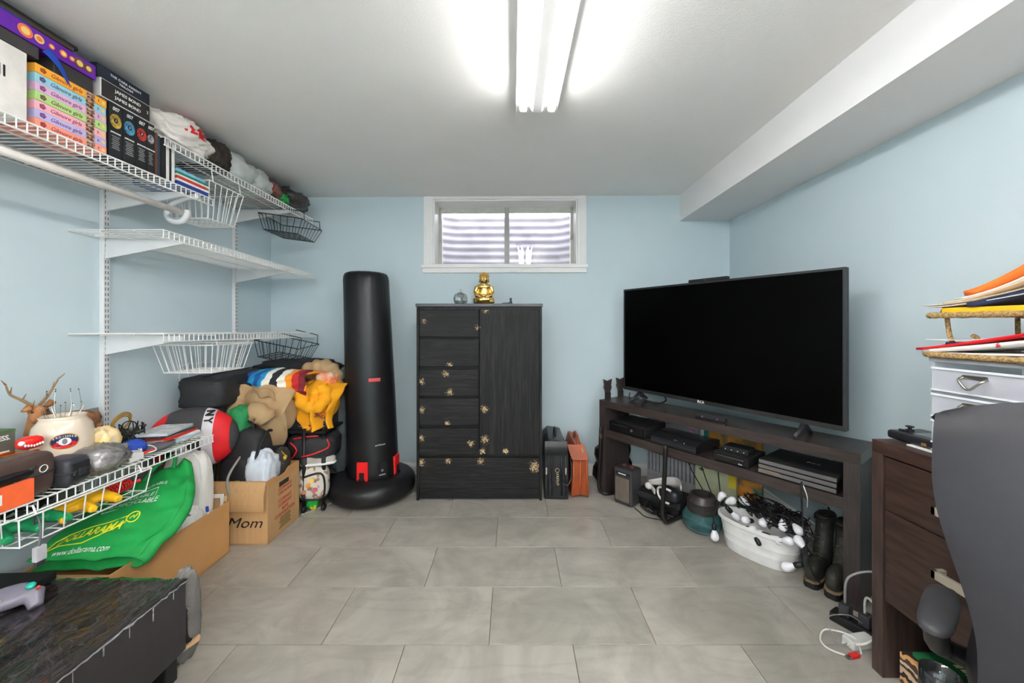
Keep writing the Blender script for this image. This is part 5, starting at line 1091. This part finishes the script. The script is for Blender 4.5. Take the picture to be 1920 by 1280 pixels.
# heater
ht = thing('space_heater', 'small dark grey ceramic space heater in front of the stand', 'heater', (.757, 2.497, 0), radians(-47.8))
HG = mat('heater_grey', S(58, 56, 58), .5)
box('body', HG, ht, -.066, .066, -.06, .062, .004, .232, .016, seg=4); box('grille_frame', DARK, ht, -.056, .056, -.064, -.058, .022, .186, .003)
gm = MB()
for i in range(12): gm.box(-.048 + .0082 * i, -.044 + .0082 * i, -.0675, -.063, .03, .178)
stuff(gm.build('grille', mat('grille_metal', S(150, 138, 126), .35, .6), ht)); MB().box(-.05, .05, -.0655, -.063, .028, .18).build('mesh_back', mat('heater_mesh', S(92, 82, 74), .6), ht)
box('badge_band', MATTE, ht, -.052, .052, -.063, -.058, .192, .212, .002); box('badge_print', INKW, ht, -.03, .025, -.0636, -.0625, .199, .205)
for x in (-.03, .025): MB().lathe([(.016, .231), (.017, .238), (.012, .242), (.002, .242)], 18, (x, .01, 0)).build('knob', mat('knob_maroon', S(96, 48, 48), .4), ht, smooth=False)
# headset, its box, cable heap
hb = on_stand('dark_case', 'flat black case under the white headset', 'case', .38, .06, 0, .15); box('case', MATTE, hb, -.12, .17, -.0, .2, .06, .1, .012); box('lower_case', BLACK, hb, -.1, .15, .02, .2, .002, .06, .01)
hs = on_stand('vr_headset', 'white and black virtual reality headset on the flat case', 'headset', .42, .12, .102, -.1)
VW = mat('headset_white', S(222, 216, 212), .35)
MB().ell((.075, -.035, .042), (.07, .045, .04), 28, 16, 3).build('visor', mat('headset_black', S(36, 36, 40), .3), hs, smooth=True)
MB().tube([(.0 + .145 * (.5 + .5 * cos(t)) * 1 + .0, -.058 - .018 * abs(sin(t)) ** 2, .04 + .042 * sin(t)) for t in [pi * .35 + pi * 1.25 * i / 20 for i in range(21)]], .007, 8).build('visor_rim', VW, hs, smooth=True)
MB().sheet(lambda u, v: (-.12 + .24 * u, .02 - .07 * sin(pi * u) * 0 + .10 * sin(pi * u) - .02, .035 + .05 * u + .03 * (v - .5) * (1 + sin(pi * u))), 22, 4, .008).build('headband', VW, hs, smooth=True)
MB().sheet(lambda u, v: (-.12 + .1 * u, .0 - .06 * u, .035 - .012 * u + .03 * (v - .5)), 8, 4, .008).build('side_arm', VW, hs, smooth=True); MB().ell((-.09, -.035, .03), (.026, .016, .022), 16, 10).build('hinge', VW, hs, smooth=True)
ch = on_stand('cable_heap', 'heap of thin black cables on the floor behind the tube frame', 'cable', .40, .03, 0); MB().tube(tangle((0, .03, .03), (.13, .07, .026), 10, 5), .0028, 5).build('cord', CORD, ch, smooth=True); MB().tube(smooth_path([(.1, -.02, .006), (.0, -.07, .004), (-.06, -.05, .004), (-.11, -.03, .004)], 6), .003, 5).build('loose_cord', CORD, ch, smooth=True)
# canvases in the corner behind the stand
def canvas(label, x0, x1, y, h, mt, tilt=.0):
    t = on_stand('canvas_board', label, 'canvas', x0, y, 0); box('board', mt, t, 0, x1 - x0, 0, .018, .002, h); return t
cv = canvas('grey canvas with a black grid and pink blossoms behind the stand', .12, .50, .375, .6, mat('grey_canvas', S(158, 156, 160), .8, var=.1))
for k in range(13): box('grid_line', INKK, cv, .015 + .028 * k, .019 + .028 * k, -.0015, .001, .12, .43 - .006 * (k % 3))
for k, z in enumerate((.25, .285)): box('grid_line', INKK, cv, .005, .375, -.0018, .001, z, z + .005)
PK = mat('pink_blossom', S(190, 70, 140), .8, col2=S(236, 190, 220), scale=60)
for k in range(26):
    r_ = random.Random(k); x, z = (r_.uniform(.05, .35), r_.uniform(.47, .585)) if k < 18 else (r_.uniform(.27, .36), r_.uniform(.25, .38)); MB().prism([(.016 * cos(2 * pi * j / 9) * (1 + .25 * (j % 2)), .013 * sin(2 * pi * j / 9)) for j in range(9)], 0, .0025, frame_m((x, 0, z), (1, 0, 0), U_)).build('blossom', PK, cv)
cv = canvas('teal and orange leaf canvas behind the consoles', .505, .86, .40, .6, mat('orange_leaf_canvas', S(224, 150, 60), .8, col2=S(64, 110, 92), scale=9, lo=.45, hi=.6))
box('teal_band', mat('teal_paint', S(40, 130, 124), .8), cv, .02, .05, -.001, 0, .4, .595); box('white_band', PAPER, cv, .0, .02, -.001, 0, .4, .595)
cv = canvas('pale green canvas with a red rose under the stand shelf', .50, .745, .345, .40, mat('pale_green_canvas', S(192, 194, 160), .8, var=.06))
for k in range(7):
    a = 2 * pi * k / 7; MB().prism([(.032 * cos(2 * pi * j / 10) + .026 * cos(a), .024 * sin(2 * pi * j / 10) + .016 * sin(a)) for j in range(10)], 0, .002 + .0004 * k, frame_m((.075, 0, .30), (1, 0, 0), U_)).build('petal', mat('rose_red', S(196, 30, 36), .7, var=.25), cv)
MB().prism([(0, 0), (.02, .012), (.035, 0), (.02, -.012)], 0, .002, frame_m((.02, 0, .25), (1, 0, 0), U_)).build('leaf', mat('leaf_green', S(60, 110, 60), .8), cv)
box('yellow_edge', mat('yellow_paint', S(220, 196, 60), .7), cv, .2, .245, -.0012, .0, .19, .3)
hc = thing('hanging_cables', 'black cords hanging down behind the stand shelf', 'cable', sw(.55, .3, .3))
for k, (x0, x1, z1) in enumerate(((.0, .09, -.2), (.11, .13, -.18), (-.09, .02, -.16))): MB().tube(smooth_path([SX * x0 + Vector((0, 0, .1)), SX * (x0 + .2 * (x1 - x0)) + Vector((0, 0, -.03)), SX * x1 + Vector((0, 0, z1))], 8), .003, 5).build('cord', CORD, hc, smooth=True)
# glass jug with ribbed collar
jg = thing('glass_jug', 'squat teal glass jar with a ribbed dark collar under the stand', 'jar', sw(.665, .115))
TEAL = mat('teal_glass', S(120, 178, 184), .05, var=.05, trans=.85, ior=1.3)
MB().lathe([(.05, .002), (.09, .012), (.108, .045), (.104, .08), (.086, .105), (.075, .11)], 36, cap=True).build('bowl', TEAL, jg, smooth=True)
rp_ = [(.078, .1)]
for k in range(7): rp_ += [(.081, .108 + k * .0085), (.076, .112 + k * .0085)]
rp_ += [(.072, .175), (.066, .195), (.056, .2), (.05, .198), (.05, .14), (.01, .135)]
auto(MB().lathe(rp_, 36, cap=False).build('collar', mat('smoked_plastic', S(64, 58, 56), .3, .3), jg), 60)
# white oval tub of string lights
tb = on_stand('oval_tub', 'white oval plastic tub full of string lights under the stand', 'tub', .965, .1, 0, .03)
n = 40; prof = [(.80, .002), (.84, .02), (.86, .05), (.865, .052), (.855, .056), (.9, .09), (.905, .092), (.895, .096), (.94, .13), (.945, .133), (.94, .137), (.985, .15), (1.02, .152), (1.02, .166), (.97, .168), (.93, .15), (.82, .02), (.3, .012)]
vs = []; fs = []
for k, z in prof:
    for j in range(n):
        t = 2 * pi * j / n; vs.append((.19 * k * math.copysign(abs(cos(t)) ** .85, cos(t)), .105 * k * math.copysign(abs(sin(t)) ** .85, sin(t)), z))
for i in range(len(prof) - 1):
    for j in range(n): fs.append((i * n + j, i * n + (j + 1) % n, (i + 1) * n + (j + 1) % n, (i + 1) * n + j))
fs.append(tuple(range((len(prof) - 1) * n, len(prof) * n))); fs.append(tuple(reversed(range(n))))
auto(MB().add(vs, fs).build('shell', mat('tub_white', S(226, 224, 222), .35), tb), 35)
sl = on_stand('string_lights', 'tangle of black string lights with frosted white bulbs in the tub', 'string lights', .985, .105, .15)
MB().tube(tangle((.03, .02, .065), (.19, .085, .05), 17, 21, 13), .0027, 5).build('cord', CORD, sl, smooth=True)
MB().tube(tangle((.1, .03, .085), (.08, .05, .028), 12, 23, 11), .0027, 5).build('cord', CORD, sl, smooth=True)
FR = mat('frosted_bulb', S(232, 230, 236), .25, var=.01)
Minv = (Matrix.Translation(sl.location) @ Matrix.Rotation(ANG, 4, 'Z')).inverted()
rnd = random.Random(5)
for i, (px, py, yl, hang) in enumerate(((1353, 931, .09, 0), (1370, 939, .06, 0), (1396, 940, .15, 0), (1378, 967, .06, 0), (1399, 975, .05, 0), (1431, 978, .07, 0), (1413, 997, .02, 0), (1443, 975, .12, 0), (1468, 984, .07, 0), (1496, 992, .05, 0), (1456, 1012, .03, 0), (1476, 1014, .02, 0), (1500, 1016, .0, 0), (1425, 1000, .06, 0), (1340, 1003, .0, 1), (1478, 1062, -.04, 1))):
    p = Minv @ sp(px, py, yl)
    d = Vector((rnd.uniform(-1, 1), rnd.uniform(-.8, .4), rnd.uniform(-.6, .8))).normalized() if not hang else Vector((.1, -.1, -1)).normalized() if i == 14 else Vector((-.75, -.2, -.5)).normalized()
    q = d.to_track_quat('Z', 'Y').to_matrix(); mb = MB().lathe([(.009, -.03), (.011, -.022), (.017, -.008), (.0205, .006), (.019, .018), (.011, .027), (.002, .0295)], 16)
    mb.v = [tuple(q @ Vector(v) + p) for v in mb.v]; b_ = mb.build('bulb', FR, sl, smooth=True)
    sk = MB().lathe([(.006, -.062), (.011, -.056), (.0125, -.034), (.0115, -.026)], 10); sk.v = [tuple(q @ Vector(v) + p) for v in sk.v]; sk.build('socket', BLACK, b_, smooth=True)
    if hang:
        top = p - d * .06; MB().tube(smooth_path([top, top + Vector((.0, .0, .05)), top + Vector((.015, .03, .1)), top + Vector((.03, .06, .13))], 5), .003, 5).build('drop_cord', CORD, sl, smooth=True)
# work boots
def boot(label, x, y, rz):
    t = on_stand('work_boot', label, 'boot', x, y, 0, rz, 'work boots under the stand'); t.scale = (.76, .92, 1)
    LE = mat('worn_boot_leather', S(58, 58, 50), .6, col2=S(30, 30, 28), scale=9, bump=.4, bscale=30, lo=.35, hi=.6)
    m = MB(); m.ell((0, .055, .065), (.043, .075, .05), 22, 14, 2.6); m.ell((0, .17, .07), (.04, .085, .06), 22, 14, 2.6)
    m.tube([(0, .14, .07), (0, .17, .13), (0, .19, .20), (0, .195, .27)], [.046, .047, .045, .047], 18); remesh(m.build('upper', LE, t), .0055, 3)
    MB().tube([(0.047 * cos(a_), .195 + .047 * sin(a_), .262 + .012 * sin(a_ * 1 + .6)) for a_ in [2 * pi * i / 22 for i in range(22)]], .009, 8, True).build('collar', MATTE, t, smooth=True)
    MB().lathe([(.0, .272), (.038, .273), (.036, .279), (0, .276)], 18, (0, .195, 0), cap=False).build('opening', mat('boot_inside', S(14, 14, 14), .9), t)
    so = [(.036, -.01), (.045, .03), (.044, .08), (.036, .14), (.04, .2), (.04, .25), (.028, .265)]; so = so + [(-a_, b_) for a_, b_ in reversed(so)] + [(-.02, -.024), (.02, -.024)]
    MB().prism(so, .001, .028, None).build('sole', BLACK, t, .004); MB().prism([(a_ * 1.02, b_ * 1.01) for a_, b_ in so], .027, .034, None).build('welt', mat('tan_welt', S(120, 100, 76), .7), t, .002)
    for k in range(5): MB().tube([(-.022, .085 + .022 * k, .115 + .03 * k), (0, .078 + .022 * k, .125 + .03 * k), (.022, .085 + .022 * k, .115 + .03 * k)], .0028, 5).build('lace', mat('boot_lace', S(70, 64, 54), .8), t)
    MB().tube(arc((.0, .244, .27), .018, -pi / 2, pi / 2, 8, (0, 1, 0)), .005, 6).build('pull_loop', MATTE, t); return t
boot('worn black work boot next to the string light tub', 1.2, .03, .0)
b_ = boot('worn black work boot next to the end panel of the stand', 1.277, .02, .0); MB().box(.0455, .0475, .165, .185, .165, .182).build('orange_tag', mat('orange_tag', S(216, 130, 96), .6), b_)
# power strip and adapters between stand and desk
ps = thing('power_strip', 'black power strip with plugs on the floor by the desk', 'power strip', (1.335, 1.415, 0), .5); box('strip', BLACK, ps, -.03, .03, -.09, .12, .0, .035, .006)
for k in range(3): box('plug', DARK, ps, -.02, .02, -.06 + .06 * k, -.025 + .06 * k, .035, .08, .006)
for k, (c_, pts) in enumerate(((WCORD, [(.0, -.04, .08), (-.05, -.06, .1), (-.11, -.02, .04), (-.13, .04, .006)]), (WCORD, [(.0, .02, .08), (-.03, .0, .16), (-.1, -.1, .12), (-.06, -.14, .02)]), (mat('clear_cord', S(150, 150, 148), .3), [(.0, .08, .08), (-.02, .06, .2), (.02, -.02, .24), (.05, -.06, .1)]))): MB().tube(smooth_path(pts, 7), .0042, 7).build('cord', c_, ps, smooth=True)
wa = thing('white_adapter', 'white power adapter brick on the floor beside the desk', 'adapter', (1.262, 1.385, 0), .15); box('brick', mat('adapter_white', S(216, 214, 210), .4), wa, -.05, .05, -.022, .022, .001, .03, .005); MB().tube(smooth_path([(-.05, 0, .015), (-.09, .0, .02), (-.08, .05, .07), (.0, .04, .08), (.05, .03, .05)], 6), .002, 6).build('cord', mat('thin_grey_cord', S(130, 130, 130), .5), wa, smooth=True)
ub = thing('usb_cable', 'white cable ending in a red plug on the floor', 'cable', (1.20, 1.335, 0), .2); MB().tube(smooth_path([(.03, .0, .006), (.05, .04, .03), (.0, .1, .02), (-.05, .08, .006), (-.06, .04, .006), (-.02, .0, .006)], 6), .0034, 6).build('cord', WCORD, ub, smooth=True); box('red_plug', RED, ub, -.02, .016, -.008, .008, .001, .013, .002); box('connector', STEEL, ub, -.036, -.02, -.006, .006, .003, .010)

# ------------------------------------------------------------------ on and under the desk
ZK = .7785
gt = thing('tablet_gamepad', 'black tablet gamepad lying on the far end of the desk', 'gamepad', (1.335, 1.165, ZK), .06)
box('shell', mat('gamepad_black', S(34, 34, 38), .3), gt, -.062, .062, -.125, .13, .006, .034, .012, seg=3); box('screen', mat('gamepad_screen', S(96, 100, 100), .15), gt, -.035, .04, -.07, .07, .0335, .0352)
MB().lathe([(.011, .033), (.011, .038), (.005, .04), (.005, .045), (.011, .047), (.011, .05), (.002, .051)], 16, (-.01, .1, 0)).build('thumb_stick', MATTE, gt, smooth=False); MB().box(-.045, -.02, .096, .104, .034, .039).box(-.0365, -.0285, .0875, .1125, .034, .039).build('direction_pad', MATTE, gt, .001)
for k in range(3): box('port', mat('brass_port', S(180, 140, 70), .4, .5), gt, -.0645, -.061, .01 - .05 * k, .022 - .05 * k, .012, .02)
tag(box('loose_paper', PAPER, None, 1.262, 1.32, 1.06, 1.22, ZK + .0005, ZK + .004), 'white paper slip under the tablet gamepad', 'paper')
tw = thing('drawer_tower', 'clear plastic drawer tower with metal pulls on the desk', 'drawer tower', (1.27, 1.157, ZK))
CP = mat('clear_polypropylene', S(222, 224, 232), .3, var=.02, alpha=.42); GF = mat('grey_frame', S(150, 152, 156), .5); D_, LN = .27, .33
box('base', GF, tw, 0, D_, -LN, 0, 0, .012); box('lid', GF, tw, -.004, D_, -LN, .002, .276, .288, .002)
for y in (-LN, -.006): box('side', CP, tw, .006, D_, y, y + .006, .012, .276)
for k in range(3):
    z0 = .032 + .079 * k - .012 * 0; z1 = z0 + .07
    if k: box('divider', GF, tw, .002, D_, -LN, .0, z0 - .008, z0 - .002)
    d = box('drawer', CP, tw, -.002, .003, -LN + .004, -.004, z0, z1, .002)
    MB().box(-.005, -.001, -LN + .004, -.004, z1 - .006, z1).box(-.005, -.001, -LN + .004, -.004, z0, z0 + .005).build('drawer_rim', mat('frosted_rim', S(224, 226, 232), .4), d)
    MB().tube(smooth_path([(-.004, -.085, z0 + .048), (-.018, -.088, z0 + .04), (-.022, -.113, z0 + .018), (-.018, -.138, z0 + .04), (-.004, -.141, z0 + .048)], 6), .0036, 8).build('pull', STEEL, d, smooth=True); box('pull_plate', STEEL, d, -.0045, -.002, -.142, -.084, z0 + .044, z0 + .056, .001)
    ct_ = MB(); ct_.cloth((.12, -.16, z0 + .03), (.09, .13, .024), 100 + k, .3); ct_.build('contents', mat('drawer_stuff_%d' % k, S(214, 204, 196), .7, col2=[S(226, 140, 96), S(226, 214, 170), S(120, 130, 190)][k], scale=14, lo=.45, hi=.6), d, smooth=True)
SEA = mat('seagrass_rope', S(206, 172, 116), .85, col2=S(140, 108, 66), scale=40, stretch=(1, 5, 5), bump=.6, bscale=120)
def tray(label, z, x0, y0):
    t = thing('letter_tray', label, 'tray', (x0, y0, z), group='woven trays on the drawer tower')
    def rope(pts, r, nm, closed=False):
        k = []; P = smooth_path(pts, 14)
        return MB().tube(P, [r * (1 + .14 * sin(i * 1.9)) for i in range(len(P))], 8, closed).build(nm, SEA, t, smooth=True)
    rope([(0, -.33, .008), (0, -.17, .008), (0, 0, .008), (.02, .006, .009)], .0085, 'front_rim'); rope([(0.0, 0, .008), (.12, .0, .012), (.25, 0, .02)], .008, 'end_rim'); rope([(.25, 0, .008), (.25, -.33, .008)], .008, 'back_rim')
    box('mat', SEA, t, .004, .25, -.33, -.002, .002, .007); rope([(.03, .002, .015), (.045, .004, .03), (.09, .004, .036), (.2, .004, .034)], .006, 'end_hoop'); return t
t1 = tray('lower woven seagrass tray with a red booklet', 1.0672, 1.262, 1.152); t2 = tray('upper woven seagrass tray with a yellow folder', 1.184, 1.266, 1.146)
MB().tube(smooth_path([(.03, -.01, .0), (.035, -.015, -.06), (.045, -.03, -.09), (.06, -.05, -.085), (.06, -.06, -.06), (.048, -.058, -.05)], 8), .0055, 8).build('scroll_leg', SEA, t2, smooth=True)
MB().tube(smooth_path([(.24, -.01, .0), (.24, -.012, -.1)], 4), .0055, 8).build('rear_leg', SEA, t2, smooth=True); MB().tube([(.03, -.31, 0), (.03, -.31, -.1)], .0055, 8).build('leg', SEA, t2, smooth=True)
def paper(name, label, cat, y0, z0, y1, z1, x0, x1, mt, bend=.02, th=.002, tw_=0, grp=None):
    def fn(u, v): return (x0 + (x1 - x0) * v + .006 * sin(u * 5), (y1 - y0) * u, bend * (u * u - u) * 2.2 + (z1 - z0) * u ** 1.3 + tw_ * (v - .5) * (1 - u))
    o = MB().sheet(fn, 16, 6, th).build(name, mt, smooth=True); o.location = (0, y0, z0); return tag(o, label, cat, grp)
LP = 'papers in the woven trays'
OR = mat('orange_folder', S(238, 120, 44), .6); YF = mat('yellow_folder', S(244, 184, 28), .5); NV = mat('navy_folder', S(40, 50, 84), .6); WP2 = mat('kraft_paper', S(212, 186, 156), .8); RB = mat('red_booklet', S(222, 26, 36), .45)
tag(box('yellow_folder', YF, None, 1.272, 1.48, .80, 1.13, 1.195, 1.214, .003), 'thick yellow folder lying in the upper tray', 'folder')
paper('letter', 'pale letter curling out at the top left of the upper tray', 'paper', 1.175, 1.222, .78, 1.30, 1.262, 1.45, mat('cream_paper', S(224, 206, 182), .8), .012, grp=LP)
paper('letter', 'white letter under the cream one in the upper tray', 'paper', 1.155, 1.217, .78, 1.275, 1.262, 1.45, PAPER, .006, grp=LP)
paper('navy_folder', 'navy folder sloping up in the upper tray', 'folder', 1.06, 1.219, .76, 1.32, 1.264, 1.45, NV, .004, .012, grp=LP)
paper('kraft_envelope', 'tan envelope above the navy folder', 'envelope', 1.12, 1.228, .76, 1.365, 1.264, 1.45, WP2, .012, .004, grp=LP)
paper('letter', 'white sheet beneath the orange folder', 'paper', 1.09, 1.238, .76, 1.39, 1.266, 1.45, PAPER, .012, .004, grp=LP)
paper('orange_folder', 'bright orange folder on top of the upper tray', 'folder', 1.07, 1.252, .76, 1.44, 1.268, 1.45, OR, .0, .014, grp=LP)
paper('red_booklet', 'red edged booklet poking out of the lower tray', 'booklet', 1.185, 1.09, .78, 1.175, 1.255, 1.45, RB, -.01, .007, grp=LP)
paper('printed_flyer', 'white flyer with red print under the red booklet', 'flyer', 1.17, 1.086, .78, 1.15, 1.258, 1.45, mat('flyer_print', S(226, 222, 218), .6, col2=S(190, 60, 60), lo=.6, hi=.66, scale=40), -.004, .012, grp=LP)
paper('letter', 'white sheets lying flat in the lower tray', 'paper', 1.14, 1.080, .78, 1.100, 1.262, 1.45, PAPER, .0, .006, grp=LP)
paper('letter', 'thin white sheet curling between the two trays', 'paper', 1.165, 1.120, .78, 1.170, 1.262, 1.45, PAPER, .016, grp=LP)
paper('kraft_envelope', 'blue grey envelope behind the red booklet', 'envelope', 1.135, 1.108, .78, 1.13, 1.29, 1.46, mat('blue_grey_paper', S(92, 122, 142), .7), .0, .01, grp=LP)
# game box and glass under the drawers
BIR = stripes('birch_print', [S(226, 176, 128), S(70, 50, 40), S(226, 206, 190), S(90, 66, 50), S(232, 170, 110), S(48, 38, 34), S(214, 190, 168)], 13, 2, .7, .05)
gx2 = thing('wooden_crate', 'birch patterned box under the desk drawers', 'box', (1.255, 1.235, 0)); box('carton', BIR, gx2, 0, .26, -.245, 0, .002, .108, .002)
gr = thing('game_booklet', 'green booklet lying on the birch patterned box', 'booklet', (1.275, 1.215, .110), -.03); box('cover', mat('green_booklet', S(40, 112, 66), .45, var=.12), gr, 0, .2, -.22, 0, .0, .014, .003)
for k in range(9): MB().box(.075 + .004 * (k % 2), .1, -.185 + .016 * k, -.174 + .016 * k, .0142, .0148).build('title_stroke', mat('cream_ink', S(232, 226, 170), .6), gr)
MB().prism([(.014 * cos(2 * pi * j / 8), .014 * sin(2 * pi * j / 8)) for j in range(8)], .0142, .015, Matrix.Translation((.045, -.12, 0))).build('red_emblem', RED, gr)
dgl = thing('drinking_glass', 'clear drinking glass in front of the green booklet', 'glass', (1.19, 1.06, 0)); MB().lathe([(.028, .002), (.034, .05), (.043, .13), (.042, .2), (.0405, .2), (.041, .13), (.032, .05), (.004, .012)], 28, cap=False).build('glass', glass_thin('clear_glass', (.93, .94, .94), .08, .05), dgl, smooth=True)
